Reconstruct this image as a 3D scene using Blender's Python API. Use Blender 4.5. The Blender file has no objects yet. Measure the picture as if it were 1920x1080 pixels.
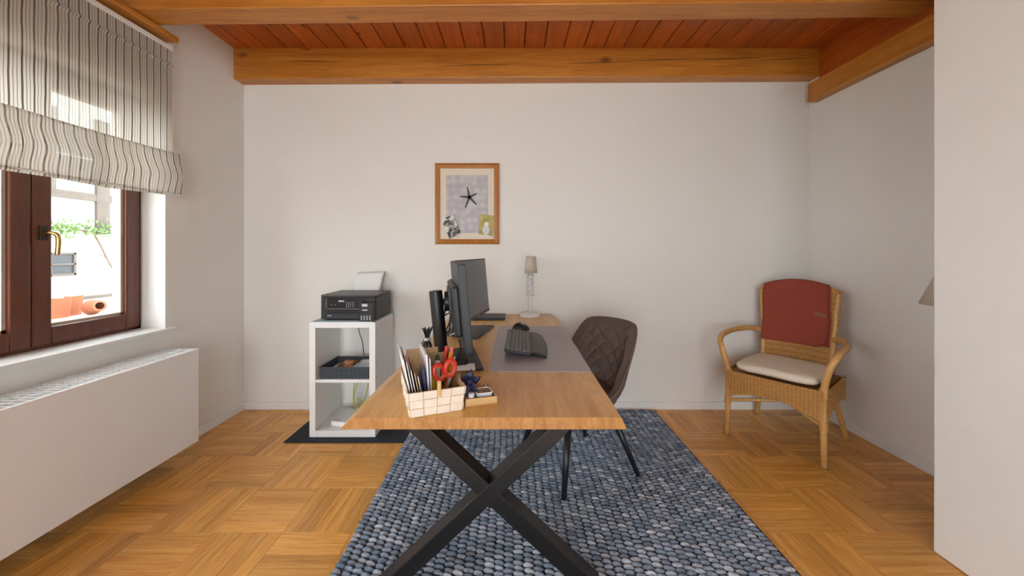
import bpy, bmesh, math, random
from mathutils import Matrix, Vector, noise
R = math.radians
random.seed(7)
scene = bpy.context.scene
COL = scene.collection

# ------------------------------------------------------------------ camera, world, exposure
FPX = 707.0                                   # focal length in pixels of the 1920 px wide frame
cam_d = bpy.data.cameras.new('camera'); cam = bpy.data.objects.new('camera', cam_d); COL.objects.link(cam)
cam_d.sensor_width = 36.0; cam_d.lens = 36.0*FPX/1920.0
cam_d.shift_y = -70.0/1920.0
cam_d.clip_start = 0.02; cam_d.clip_end = 200
cam.location = (0, 0, 1.25); cam.rotation_euler = (R(90), 0, 0)
scene.camera = cam

world = bpy.data.worlds.new('overcast_sky'); scene.world = world; world.use_nodes = True
bg = world.node_tree.nodes['Background']
bg.inputs['Color'].default_value = (0.93, 0.965, 1.0, 1); bg.inputs['Strength'].default_value = 3.4

sun_d = bpy.data.lights.new('sun', 'SUN'); sun = bpy.data.objects.new('sun', sun_d); COL.objects.link(sun)
sun_d.energy = 0.6; sun_d.angle = R(3); sun_d.color = (1.0, 0.95, 0.86)
sun.rotation_euler = Vector((-0.62, -0.30, -0.72)).to_track_quat('-Z', 'Y').to_euler()
sun.location = (6, 5, 9)

scene.view_settings.view_transform = 'Standard'; scene.view_settings.look = 'None'
scene.view_settings.exposure = 1.62; scene.view_settings.gamma = 1.0
scene.view_settings.use_curve_mapping = False

# ------------------------------------------------------------------ helpers
WM = {}                                        # world matrix of every object that may be a parent

def thing(name, label, cat, loc=(0, 0, 0), rotz=0.0, group=None, kind=None):
    o = bpy.data.objects.new(name, None); COL.objects.link(o)
    o.empty_display_size = 0.05
    o.location = loc; o.rotation_euler = (0, 0, rotz)
    WM[o] = Matrix.Translation(loc) @ Matrix.Rotation(rotz, 4, 'Z')
    tag(o, label, cat, group, kind)
    return o

def tag(o, label=None, cat=None, group=None, kind=None):
    if label: o['label'] = label
    if cat: o['category'] = cat
    if group: o['group'] = group
    if kind: o['kind'] = kind
    return o

class MB:
    def __init__(s): s.v = []; s.f = []; s.uv = None
    def add(s, vs, fs, M=None):
        n = len(s.v)
        for p in vs:
            p = Vector(p); s.v.append(M @ p if M else p)
        s.f += [tuple(i+n for i in f) for f in fs]
        return s
    def box(s, x0, y0, z0, x1, y1, z1, M=None):
        vs = [(x0,y0,z0),(x1,y0,z0),(x1,y1,z0),(x0,y1,z0),(x0,y0,z1),(x1,y0,z1),(x1,y1,z1),(x0,y1,z1)]
        return s.add(vs, [(3,2,1,0),(4,5,6,7),(0,1,5,4),(1,2,6,5),(2,3,7,6),(3,0,4,7)], M)
    def bar(s, p0, p1, w, h, up=(0,0,1)):
        p0, p1 = Vector(p0), Vector(p1); d = p1-p0; L = d.length; d.normalize()
        u = Vector(up); sx = d.cross(u)
        if sx.length < 1e-5: sx = d.cross(Vector((1,0,0)))
        sx.normalize(); u = sx.cross(d)
        M = Matrix((( sx.x, d.x, u.x, p0.x),(sx.y, d.y, u.y, p0.y),(sx.z, d.z, u.z, p0.z),(0,0,0,1)))
        return s.box(-w/2, 0, -h/2, w/2, L, h/2, M)
    def tube(s, pts, r, n=10, caps=True, closed=False):
        pts = [Vector(p) for p in pts]; m = len(pts)
        rs = r if isinstance(r, (list, tuple)) else [r]*m
        nrm = None; rings = []
        for i in range(m):
            a = pts[i-1] if (i > 0 or closed) else pts[0]
            b = pts[(i+1) % m] if (i < m-1 or closed) else pts[-1]
            t = (b-a).normalized()
            if nrm is None:
                nrm = t.orthogonal().normalized()
            else:
                nrm = (nrm - t*nrm.dot(t))
                if nrm.length < 1e-6: nrm = t.orthogonal()
                nrm.normalize()
            bn = t.cross(nrm)
            rings.append([pts[i] + (nrm*math.cos(k*2*math.pi/n) + bn*math.sin(k*2*math.pi/n))*rs[i] for k in range(n)])
        vs = [p for rg in rings for p in rg]; fs = []
        for i in range(m if closed else m-1):
            for k in range(n):
                a = i*n+k; b = i*n+(k+1) % n; j = (i+1) % m
                fs.append((a, b, j*n+(k+1) % n, j*n+k))
        if caps and not closed:
            fs.append(tuple(range(n))[::-1]); fs.append(tuple((m-1)*n+k for k in range(n)))
        return s.add(vs, fs)
    def cyl(s, p0, p1, r0, r1=None, n=16):
        return s.tube([p0, p1], [r0, r0 if r1 is None else r1], n)
    def lathe(s, prof, c=(0,0,0), n=28, M=None):
        vs = []; fs = []
        for (r, z) in prof:
            for k in range(n):
                a = 2*math.pi*k/n; vs.append((c[0]+r*math.cos(a), c[1]+r*math.sin(a), c[2]+z))
        for i in range(len(prof)-1):
            for k in range(n):
                fs.append((i*n+k, i*n+(k+1) % n, (i+1)*n+(k+1) % n, (i+1)*n+k))
        if prof[0][0] > 1e-6: fs.append(tuple(range(n))[::-1])
        if prof[-1][0] > 1e-6: fs.append(tuple((len(prof)-1)*n+k for k in range(n)))
        return s.add(vs, fs, M)
    def ell(s, c, r, nu=12, nv=8, M=None):
        prof = []
        vs = [(c[0], c[1], c[2]-r[2])]; fs = []
        for j in range(1, nv):
            t = math.pi*j/nv - math.pi/2
            for k in range(nu):
                a = 2*math.pi*k/nu
                vs.append((c[0]+r[0]*math.cos(t)*math.cos(a), c[1]+r[1]*math.cos(t)*math.sin(a), c[2]+r[2]*math.sin(t)))
        vs.append((c[0], c[1], c[2]+r[2])); top = len(vs)-1
        for k in range(nu):
            fs.append((0, 1+(k+1) % nu, 1+k))
            fs.append((top, 1+(nv-2)*nu+k, 1+(nv-2)*nu+(k+1) % nu))
        for j in range(nv-2):
            for k in range(nu):
                fs.append((1+j*nu+k, 1+j*nu+(k+1) % nu, 1+(j+1)*nu+(k+1) % nu, 1+(j+1)*nu+k))
        return s.add(vs, fs, M)
    def grid(s, fn, nu, nv, flip=False):
        vs = [fn(i/nu, j/nv) for j in range(nv+1) for i in range(nu+1)]
        fs = []
        for j in range(nv):
            for i in range(nu):
                a = j*(nu+1)+i
                q = (a, a+1, a+nu+2, a+nu+1)
                fs.append(q[::-1] if flip else q)
        return s.add(vs, fs)
    def prism(s, poly, z0, z1, M=None):
        n = len(poly)
        vs = [(x, y, z0) for x, y in poly] + [(x, y, z1) for x, y in poly]
        fs = [tuple(range(n))[::-1], tuple(range(n, 2*n))] + [(i, (i+1) % n, n+(i+1) % n, n+i) for i in range(n)]
        return s.add(vs, fs, M)
    def build(s, name, mat, parent=None, smooth=False, bevel=0, seg=2, solid=0, subd=0, local=False, kind=None, label=None, origin=None):
        vs = s.v
        o_loc = None
        if parent is not None:
            if not local:
                inv = WM[parent].inverted(); vs = [inv @ p for p in vs]
        else:
            if origin is None:
                xs = [p.x for p in vs]; ys = [p.y for p in vs]; zs = [p.z for p in vs]
                origin = ((min(xs)+max(xs))/2, (min(ys)+max(ys))/2, min(zs))
            o_loc = Vector(origin); vs = [p-o_loc for p in vs]
        me = bpy.data.meshes.new(name)
        me.from_pydata([tuple(p) for p in vs], [], s.f); me.update()
        bm = bmesh.new(); bm.from_mesh(me)
        bmesh.ops.recalc_face_normals(bm, faces=bm.faces); bm.to_mesh(me); bm.free()
        if smooth: me.polygons.foreach_set('use_smooth', [True]*len(me.polygons))
        o = bpy.data.objects.new(name, me); COL.objects.link(o)
        me.materials.append(mat)
        if parent is not None:
            o.parent = parent; WM[o] = WM[parent]
        else:
            o.location = o_loc; WM[o] = Matrix.Translation(o_loc)
        if solid:
            m = o.modifiers.new('thickness', 'SOLIDIFY'); m.thickness = solid; m.offset = 0
        if bevel:
            m = o.modifiers.new('edge', 'BEVEL'); m.width = bevel; m.segments = seg; m.limit_method = 'ANGLE'; m.angle_limit = R(35)
        if subd:
            m = o.modifiers.new('smooth', 'SUBSURF'); m.levels = subd; m.render_levels = subd
        if kind: o['kind'] = kind
        if label: o['label'] = label
        return o

def rrect(x0, y0, x1, y1, r, n=6):
    pts = []
    for (cx, cy, a0) in ((x1-r, y0+r, -90), (x1-r, y1-r, 0), (x0+r, y1-r, 90), (x0+r, y0+r, 180)):
        for k in range(n+1):
            a = R(a0+90*k/n); pts.append((cx+r*math.cos(a), cy+r*math.sin(a)))
    return pts

def spline(pts, n=8):
    P = [Vector(p) for p in pts]; out = []
    for i in range(len(P)-1):
        p0 = P[max(i-1, 0)]; p1 = P[i]; p2 = P[i+1]; p3 = P[min(i+2, len(P)-1)]
        for k in range(n):
            t = k/n
            out.append(0.5*((2*p1)+(p2-p0)*t+(2*p0-5*p1+4*p2-p3)*t*t+(3*p1-p0-3*p2+p3)*t*t*t))
    out.append(P[-1]); return out

# ------------------------------------------------------------------ materials
def newmat(name):
    m = bpy.data.materials.new(name); m.use_nodes = True
    nt = m.node_tree; b = nt.nodes['Principled BSDF']
    return m, nt, b

def N(nt, t, **kw):
    n = nt.nodes.new(t)
    for k, v in kw.items(): setattr(n, k, v)
    return n

def plain(name, col, rough=0.5, metal=0.0, bump=0.0, bscale=60, var=0.0, vscale=8, spec=None, coat=0):
    m, nt, b = newmat(name)
    b.inputs['Base Color'].default_value = (*col, 1); b.inputs['Roughness'].default_value = rough
    b.inputs['Metallic'].default_value = metal
    if spec is not None: b.inputs['Specular IOR Level'].default_value = spec
    if coat: b.inputs['Coat Weight'].default_value = coat
    tc = N(nt, 'ShaderNodeTexCoord')
    if var:
        nz = N(nt, 'ShaderNodeTexNoise'); nz.inputs['Scale'].default_value = vscale; nz.inputs['Detail'].default_value = 4
        nt.links.new(tc.outputs['Object'], nz.inputs['Vector'])
        mx = N(nt, 'ShaderNodeMix', data_type='RGBA')
        mx.inputs['A'].default_value = (*[c*(1-var) for c in col], 1); mx.inputs['B'].default_value = (*[min(1, c*(1+var)) for c in col], 1)
        nt.links.new(nz.outputs['Fac'], mx.inputs['Factor']); nt.links.new(mx.outputs['Result'], b.inputs['Base Color'])
    if bump:
        nz = N(nt, 'ShaderNodeTexNoise'); nz.inputs['Scale'].default_value = bscale; nz.inputs['Detail'].default_value = 3
        nt.links.new(tc.outputs['Object'], nz.inputs['Vector'])
        bp = N(nt, 'ShaderNodeBump'); bp.inputs['Strength'].default_value = bump; bp.inputs['Distance'].default_value = 0.005
        nt.links.new(nz.outputs['Fac'], bp.inputs['Height']); nt.links.new(bp.outputs['Normal'], b.inputs['Normal'])
    return m

def wood(name, c_dark, c_light, axis=1, rough=0.4, stretch=14, scale=3.0, knots=0.0, rnd=0.0, uv=False, fine=0.35, hue=0.0):
    """grain stretched along one axis of the object (or along U of the UV map)"""
    m, nt, b = newmat(name); L = nt.links.new
    tc = N(nt, 'ShaderNodeTexCoord'); mp = N(nt, 'ShaderNodeMapping')
    sc = [stretch]*3; sc[0 if uv else axis] = 1.0
    mp.inputs['Scale'].default_value = sc
    L(tc.outputs['UV' if uv else 'Object'], mp.inputs['Vector'])
    oi = N(nt, 'ShaderNodeObjectInfo'); ge = N(nt, 'ShaderNodeNewGeometry')
    ad = N(nt, 'ShaderNodeMath', operation='ADD'); L(oi.outputs['Random'], ad.inputs[0]); L(ge.outputs['Random Per Island'], ad.inputs[1])
    fr = N(nt, 'ShaderNodeMath', operation='FRACT'); L(ad.outputs[0], fr.inputs[0])
    off = N(nt, 'ShaderNodeMath', operation='MULTIPLY'); off.inputs[1].default_value = 37.0 if rnd else 0.0; L(fr.outputs[0], off.inputs[0])
    va = N(nt, 'ShaderNodeVectorMath', operation='ADD'); L(mp.outputs['Vector'], va.inputs[0]); L(off.outputs[0], va.inputs[1])
    n1 = N(nt, 'ShaderNodeTexNoise'); n1.inputs['Scale'].default_value = scale; n1.inputs['Detail'].default_value = 6; n1.inputs['Distortion'].default_value = 0.6
    L(va.outputs[0], n1.inputs['Vector'])
    n2 = N(nt, 'ShaderNodeTexNoise'); n2.inputs['Scale'].default_value = scale*6; n2.inputs['Detail'].default_value = 3
    L(va.outputs[0], n2.inputs['Vector'])
    mx0 = N(nt, 'ShaderNodeMix', data_type='FLOAT'); mx0.inputs['Factor'].default_value = fine
    L(n1.outputs['Fac'], mx0.inputs['A']); L(n2.outputs['Fac'], mx0.inputs['B'])
    rp = N(nt, 'ShaderNodeValToRGB'); rp.color_ramp.elements[0].position = 0.33; rp.color_ramp.elements[1].position = 0.67
    rp.color_ramp.elements[0].color = (*c_dark, 1); rp.color_ramp.elements[1].color = (*c_light, 1)
    L(mx0.outputs['Result'], rp.inputs['Fac'])
    out = rp.outputs['Color']
    if rnd:
        hv = N(nt, 'ShaderNodeHueSaturation')
        mr = N(nt, 'ShaderNodeMapRange'); mr.inputs['To Min'].default_value = 1-rnd; mr.inputs['To Max'].default_value = 1+rnd
        L(fr.outputs[0], mr.inputs['Value']); L(mr.outputs['Result'], hv.inputs['Value'])
        L(out, hv.inputs['Color']); out = hv.outputs['Color']
    if knots:
        mk = N(nt, 'ShaderNodeMapping'); s2 = [1.0]*3; s2[axis] = 0.55; mk.inputs['Scale'].default_value = s2
        L(tc.outputs['Object'], mk.inputs['Vector'])
        av = N(nt, 'ShaderNodeVectorMath', operation='ADD'); L(mk.outputs['Vector'], av.inputs[0]); L(off.outputs[0], av.inputs[1])
        vo = N(nt, 'ShaderNodeTexVoronoi'); vo.inputs['Scale'].default_value = knots; L(av.outputs[0], vo.inputs['Vector'])
        kr = N(nt, 'ShaderNodeValToRGB'); kr.color_ramp.elements[0].position = 0.04; kr.color_ramp.elements[1].position = 0.11
        kr.color_ramp.elements[0].color = (1, 1, 1, 1); kr.color_ramp.elements[1].color = (0, 0, 0, 1)
        L(vo.outputs['Distance'], kr.inputs['Fac'])
        mk2 = N(nt, 'ShaderNodeMix', data_type='RGBA'); mk2.inputs['B'].default_value = (*[c*0.22 for c in c_dark], 1)
        L(kr.outputs['Color'], mk2.inputs['Factor']); L(out, mk2.inputs['A']); out = mk2.outputs['Result']
    L(out, b.inputs['Base Color'])
    b.inputs['Roughness'].default_value = rough
    bp = N(nt, 'ShaderNodeBump'); bp.inputs['Strength'].default_value = 0.12; bp.inputs['Distance'].default_value = 0.002
    L(n2.outputs['Fac'], bp.inputs['Height']); L(bp.outputs['Normal'], b.inputs['Normal'])
    return m

M = {}
M['wall'] = plain('white_plaster', (0.82, 0.805, 0.768), 0.85, bump=0.12, bscale=180)
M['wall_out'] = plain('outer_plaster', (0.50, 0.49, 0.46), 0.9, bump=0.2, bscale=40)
M['skirt'] = plain('white_skirting', (0.82, 0.81, 0.79), 0.45)
M['white'] = plain('white_lacquer', (0.84, 0.84, 0.83), 0.35)
M['shelfwhite'] = plain('white_foil', (0.83, 0.83, 0.82), 0.4)
M['beam'] = wood('beam_pine', (0.40, 0.135, 0.016), (0.62, 0.26, 0.045), axis=0, rough=0.38, stretch=16, scale=1.6, knots=3.2)
M['beam_y'] = wood('side_beam_pine', (0.40, 0.135, 0.016), (0.62, 0.26, 0.045), axis=1, rough=0.38, stretch=16, scale=1.6, knots=3.2)
M['plank'] = wood('plank_pine', (0.37, 0.070, 0.008), (0.55, 0.135, 0.018), axis=1, rough=0.35, stretch=14, scale=2.0, knots=7.0, rnd=0.16)
M['gap'] = plain('dark_joint', (0.10, 0.045, 0.015), 0.8)
M['parquet'] = wood('oak_parquet', (0.53, 0.215, 0.030), (0.84, 0.46, 0.115), rough=0.26, stretch=22, scale=1.6, rnd=0.16, uv=True, fine=0.5)
M['oak'] = wood('oak_top', (0.55, 0.265, 0.050), (0.80, 0.50, 0.150), axis=1, rough=0.30, stretch=12, scale=2.0, knots=2.0)
M['endgrain'] = wood('oak_end_grain', (0.30, 0.125, 0.030), (0.50, 0.25, 0.075), axis=2, rough=0.5, stretch=3, scale=14)
M['frame_wood'] = wood('picture_wood', (0.36, 0.13, 0.025), (0.50, 0.21, 0.05), axis=2, rough=0.35, stretch=8, scale=6)
M['win_wood'] = wood('brown_window_wood', (0.085, 0.024, 0.012), (0.15, 0.045, 0.022), axis=2, rough=0.28, stretch=12, scale=3)
M['winrebate'] = wood('reflected_light_rebate_wood', (0.42, 0.33, 0.25), (0.60, 0.50, 0.40), axis=2, rough=0.4, stretch=12, scale=3)  # pale tone puts the light reflected off the rebate into the colour
M['rattan'] = wood('rattan_cane', (0.52, 0.26, 0.075), (0.70, 0.41, 0.15), axis=2, rough=0.38, stretch=6, scale=5)
M['wicker'] = plain('wicker_strand', (0.58, 0.30, 0.085), 0.5, var=0.35, vscale=60)
M['wicker_d'] = plain('wicker_core', (0.30, 0.14, 0.035), 0.7)
M['leg_blk'] = plain('black_steel', (0.007, 0.007, 0.008), 0.36)
M['leg_navy'] = plain('dark_blue_steel', (0.008, 0.011, 0.018), 0.36)
M['black'] = plain('black_plastic', (0.010, 0.011, 0.013), 0.42)
M['blackg'] = plain('glossy_black', (0.012, 0.012, 0.015), 0.18)
M['dgrey'] = plain('dark_grey_plastic', (0.022, 0.026, 0.031), 0.45)
M['grey'] = plain('mid_grey_plastic', (0.30, 0.31, 0.33), 0.5)
M['lgrey'] = plain('light_grey', (0.55, 0.57, 0.60), 0.5)
M['screen'] = plain('screen_off', (0.12, 0.128, 0.138), 0.28)
M['pad'] = plain('grey_lilac_leatherette', (0.34, 0.315, 0.335), 0.32, bump=0.08, bscale=300)
M['mat'] = plain('dark_navy_felt', (0.020, 0.026, 0.036), 0.95, bump=0.3, bscale=400)
M['felt'] = plain('light_blue_felt', (0.42, 0.53, 0.58), 0.95, bump=0.3, bscale=300)
M['chair'] = plain('brown_fabric', (0.125, 0.092, 0.082), 0.85, bump=0.25, bscale=500, var=0.3, vscale=250)
M['fur'] = plain('dark_fur', (0.055, 0.035, 0.030), 1.0, bump=1.0, bscale=120, var=0.5, vscale=60)
M['blanket'] = plain('brick_red_felt', (0.275, 0.050, 0.032), 0.95, bump=0.2, bscale=300, var=0.15, vscale=120)
M['leather'] = plain('tan_leather', (0.23, 0.10, 0.03), 0.6)
M['cushion'] = plain('cream_cotton', (0.80, 0.70, 0.56), 0.9, bump=0.15, bscale=250)
M['paper'] = plain('white_paper', (0.83, 0.82, 0.80), 0.8)
M['paper2'] = plain('cool_paper', (0.66, 0.67, 0.72), 0.8)
M['kraft'] = plain('kraft_card', (0.55, 0.39, 0.21), 0.8)
M['olive'] = plain('olive_card', (0.37, 0.33, 0.17), 0.8)
M['basketw'] = plain('white_washed_chip', (0.78, 0.71, 0.62), 0.7, bump=0.4, bscale=60, var=0.12, vscale=40)
M['basketb'] = plain('dark_woven_strap', (0.045, 0.058, 0.072), 0.6, bump=0.3, bscale=200)
M['traywood'] = wood('pale_tray_wood', (0.56, 0.34, 0.14), (0.72, 0.48, 0.23), axis=0, rough=0.5, stretch=8, scale=8)
M['red'] = plain('red_plastic', (0.62, 0.045, 0.022), 0.3)
M['orange'] = plain('orange_plastic', (0.80, 0.22, 0.02), 0.35)
M['yellow'] = plain('yellow_plastic', (0.78, 0.58, 0.03), 0.4)
M['blue'] = plain('blue_plastic', (0.03, 0.05, 0.16), 0.35)
M['navy'] = plain('navy_ribbon', (0.012, 0.014, 0.055), 0.5)
M['steel'] = plain('steel', (0.6, 0.6, 0.6), 0.25, metal=1.0)
M['brass'] = plain('brass', (0.62, 0.43, 0.17), 0.28, metal=1.0)
M['shade'] = plain('beige_shade', (0.56, 0.49, 0.40), 0.85)
M['shadein'] = plain('shade_lining', (0.72, 0.68, 0.60), 0.85)
M['crystal'] = plain('glass_beads', (0.72, 0.74, 0.76), 0.08, spec=0.9)
M['terra'] = plain('terracotta', (0.27, 0.075, 0.032), 0.85, var=0.2)
M['ground'] = plain('gravel_yard', (0.30, 0.27, 0.22), 0.95, bump=0.6, bscale=12, var=0.3, vscale=4)
M['leaf'] = plain('vine_leaf', (0.09, 0.17, 0.035), 0.6, var=0.4, vscale=6)
M['twig'] = plain('vine_stem', (0.16, 0.10, 0.06), 0.9)
M['oldwood'] = plain('weathered_timber', (0.10, 0.08, 0.065), 0.9, var=0.3, vscale=5)
M['ink'] = plain('dark_ink', (0.05, 0.05, 0.06), 0.7)
M['wirey'] = plain('yellow_green_wire', (0.45, 0.42, 0.05), 0.5)
M['mount'] = plain('cream_mount', (0.76, 0.69, 0.57), 0.9)
M['rooftile'] = plain('roof_tile', (0.30, 0.12, 0.08), 0.9)

def glass_mat():
    m, nt, b = newmat('window_glass'); L = nt.links.new
    tr = N(nt, 'ShaderNodeBsdfTransparent'); tr.inputs['Color'].default_value = (0.93, 0.95, 0.95, 1)
    gl = N(nt, 'ShaderNodeBsdfGlossy'); gl.inputs['Roughness'].default_value = 0.02
    mx = N(nt, 'ShaderNodeMixShader'); mx.inputs['Fac'].default_value = 0.05
    L(tr.outputs[0], mx.inputs[1]); L(gl.outputs[0], mx.inputs[2])
    L(mx.outputs[0], nt.nodes['Material Output'].inputs['Surface']); return m
M['glass'] = glass_mat()

def blind_mat():
    m, nt, b = newmat('striped_linen'); L = nt.links.new
    tc = N(nt, 'ShaderNodeTexCoord'); sp = N(nt, 'ShaderNodeSeparateXYZ'); L(tc.outputs['UV'], sp.inputs[0])
    nz = N(nt, 'ShaderNodeTexNoise'); nz.inputs['Scale'].default_value = 6; L(tc.outputs['UV'], nz.inputs['Vector'])
    ml = N(nt, 'ShaderNodeMath', operation='MULTIPLY_ADD'); ml.inputs[1].default_value = 1/0.042
    n3 = N(nt, 'ShaderNodeMath', operation='MULTIPLY'); n3.inputs[1].default_value = 0.25; L(nz.outputs['Fac'], n3.inputs[0])
    L(sp.outputs['X'], ml.inputs[0]); L(n3.outputs[0], ml.inputs[2])
    fr = N(nt, 'ShaderNodeMath', operation='FRACT'); L(ml.outputs[0], fr.inputs[0])
    rp = N(nt, 'ShaderNodeValToRGB'); cr = rp.color_ramp
    light = (0.78, 0.73, 0.655, 1); dark = (0.13, 0.115, 0.095, 1); mid = (0.36, 0.32, 0.265, 1)
    cr.elements[0].position = 0.0; cr.elements[0].color = dark
    cr.elements[1].position = 0.16; cr.elements[1].color = dark
    for p, c in ((0.19, light), (0.36, light), (0.39, mid), (0.45, mid), (0.48, light), (0.66, light), (0.69, mid), (0.74, mid), (0.77, light), (0.97, light)):
        e = cr.elements.new(p); e.color = c
    L(fr.outputs[0], rp.inputs['Fac'])
    df = N(nt, 'ShaderNodeBsdfDiffuse'); tl = N(nt, 'ShaderNodeBsdfTranslucent'); tp = N(nt, 'ShaderNodeBsdfTransparent')
    L(rp.outputs['Color'], df.inputs['Color']); L(rp.outputs['Color'], tl.inputs['Color'])
    m1 = N(nt, 'ShaderNodeMixShader'); m1.inputs['Fac'].default_value = 0.55; L(df.outputs[0], m1.inputs[1]); L(tl.outputs[0], m1.inputs[2])
    m2 = N(nt, 'ShaderNodeMixShader'); m2.inputs['Fac'].default_value = 0.16; L(m1.outputs[0], m2.inputs[1]); L(tp.outputs[0], m2.inputs[2])
    L(m2.outputs[0], nt.nodes['Material Output'].inputs['Surface']); return m
M['blind'] = blind_mat()

def rug_mat():
    m, nt, b = newmat('braided_wool'); L = nt.links.new
    ge = N(nt, 'ShaderNodeNewGeometry'); rp = N(nt, 'ShaderNodeValToRGB'); cr = rp.color_ramp
    cr.elements[0].position = 0; cr.elements[0].color = (0.135, 0.175, 0.235, 1)
    cr.elements[1].position = 1; cr.elements[1].color = (0.44, 0.485, 0.55, 1)
    for p, c in ((0.3, (0.185, 0.23, 0.30, 1)), (0.6, (0.24, 0.285, 0.36, 1)), (0.85, (0.30, 0.325, 0.385, 1))):
        e = cr.elements.new(p); e.color = c
    L(ge.outputs['Random Per Island'], rp.inputs['Fac'])
    tc = N(nt, 'ShaderNodeTexCoord'); nz = N(nt, 'ShaderNodeTexNoise'); nz.inputs['Scale'].default_value = 170; nz.inputs['Detail'].default_value = 2
    mp = N(nt, 'ShaderNodeMapping'); mp.inputs['Scale'].default_value = (0.3, 1, 1); L(tc.outputs['Object'], mp.inputs['Vector']); L(mp.outputs['Vector'], nz.inputs['Vector'])
    mr = N(nt, 'ShaderNodeMapRange'); mr.inputs['To Min'].default_value = 0.15; mr.inputs['To Max'].default_value = 1.85; L(nz.outputs['Fac'], mr.inputs['Value'])
    hv = N(nt, 'ShaderNodeHueSaturation'); L(rp.outputs['Color'], hv.inputs['Color']); L(mr.outputs['Result'], hv.inputs['Value'])
    L(hv.outputs['Color'], b.inputs['Base Color']); b.inputs['Roughness'].default_value = 0.95
    bp = N(nt, 'ShaderNodeBump'); bp.inputs['Strength'].default_value = 0.5; bp.inputs['Distance'].default_value = 0.003
    L(nz.outputs['Fac'], bp.inputs['Height']); L(bp.outputs['Normal'], b.inputs['Normal'])
    return m
M['rug'] = rug_mat()

def print_mat(name, stops, scale, distort=0.0, wave=False):
    m, nt, b = newmat(name); L = nt.links.new
    tc = N(nt, 'ShaderNodeTexCoord')
    if wave:
        vo = N(nt, 'ShaderNodeTexVoronoi', feature='SMOOTH_F1'); vo.inputs['Scale'].default_value = scale; vo.inputs['Randomness'].default_value = 0.45
        L(tc.outputs['Object'], vo.inputs['Vector']); src = vo.outputs['Distance']
    else:
        nz = N(nt, 'ShaderNodeTexNoise'); nz.inputs['Scale'].default_value = scale; nz.inputs['Detail'].default_value = 5; nz.inputs['Distortion'].default_value = distort
        L(tc.outputs['Object'], nz.inputs['Vector']); src = nz.outputs['Fac']
    rp = N(nt, 'ShaderNodeValToRGB'); cr = rp.color_ramp
    cr.elements[0].position = stops[0][0]; cr.elements[0].color = (*stops[0][1], 1)
    cr.elements[1].position = stops[-1][0]; cr.elements[1].color = (*stops[-1][1], 1)
    for p, c in stops[1:-1]:
        e = cr.elements.new(p); e.color = (*c, 1)
    L(src, rp.inputs['Fac']); L(rp.outputs['Color'], b.inputs['Base Color']); b.inputs['Roughness'].default_value = 0.6
    return m
M['print_dune'] = print_mat('pale_sand_ripple_print', [(0.15, (0.60, 0.58, 0.58)), (0.45, (0.47, 0.46, 0.50)), (0.75, (0.36, 0.37, 0.43))], 17, wave=True)
M['print_bw'] = print_mat('black_white_photo', [(0.38, (0.02, 0.02, 0.02)), (0.5, (0.2, 0.2, 0.2)), (0.60, (0.75, 0.75, 0.73))], 22, 0.8)
M['print_green'] = print_mat('olive_photo', [(0.3, (0.30, 0.27, 0.05)), (0.55, (0.48, 0.42, 0.12)), (0.75, (0.62, 0.58, 0.42))], 12, 0.3)
M['print_orange'] = print_mat('orange_leaflet', [(0.36, (0.06, 0.03, 0.02)), (0.5, (0.60, 0.20, 0.05)), (0.66, (0.80, 0.50, 0.28))], 26, 0.5)
M['print_flyer'] = print_mat('blue_flyer', [(0.4, (0.42, 0.50, 0.58)), (0.62, (0.80, 0.80, 0.80))], 18, 0.5)

# ------------------------------------------------------------------ room shell
XL, XR, YB, YR, ZC = -2.115, 2.345, 2.975, -2.6, 2.80
PX, PY = 1.748, 1.564                       # partition face and its far edge
def struct(o): o['kind'] = 'structure'; return o

floor = struct(MB().box(XL-0.3, YR, -0.12, XR+0.2, YB+0.2, -0.0085).build('floor', M['gap'], origin=(0, 0, 0)))
WM[floor] = Matrix.Identity(4)
# parquet blocks of five strips, direction alternating
TW, TD, NS = 0.307, 0.310, 5
def strip_mesh(L, W):
    H = 0.0085; c = 0.0007; g = 0.0003
    vs = [(-L/2+g, -W/2+g, -H), (L/2-g, -W/2+g, -H), (L/2-g, W/2-g, -H), (-L/2+g, W/2-g, -H)]
    vs += [(x, y, -c) for x, y, z in vs[:4]]
    vs += [(-L/2+c+g, -W/2+c+g, 0), (L/2-c-g, -W/2+c+g, 0), (L/2-c-g, W/2-c-g, 0), (-L/2+c+g, W/2-c-g, 0)]
    fs = [(0,1,5,4),(1,2,6,5),(2,3,7,6),(3,0,4,7),(4,5,9,8),(5,6,10,9),(6,7,11,10),(7,4,8,11),(8,9,10,11)]
    return vs, fs
strips = []
for i in range(-12, 4):
    for j in range(-14, 5):
        x0 = 1.439+TW*i; y0 = 1.674+TD*j
        along_y = (i+j) % 2 == 0
        for k in range(NS):
            if along_y: cx, cy, L_, W_, a = x0+(k+0.5)*TW/NS, y0+TD/2, TD, TW/NS, R(90)
            else:       cx, cy, L_, W_, a = x0+TW/2, y0+(k+0.5)*TD/NS, TW, TD/NS, 0.0
            hx, hy = (W_/2, L_/2) if along_y else (L_/2, W_/2)
            if cx+hx < XL-0.02 or cx-hx > XR+0.02 or cy-hy > YB+0.01 or cy+hy < YR: continue
            strips.append((cx, cy, a, L_, W_))
def strip_rank(s):
    x, y = s[0], s[1]
    if y < 1.28: return 99
    px = 960+FPX*x/y; py = 470+FPX*1.25/y
    if px < -60 or px > 1960 or py > 1120: return 99
    if -0.68 < x < 1.10: return 90
    if x > PX-0.02 and y < PY: return 95
    if x < -1.9 and px < 300: return 80
    if x > PX and px > 1765: return 95
    if -1.47 < x < -0.69 and y > 2.5: return 90
    return y
strips.sort(key=strip_rank)
proto = {}
rest_v, rest_f, rest_uv = [], [], []
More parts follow.
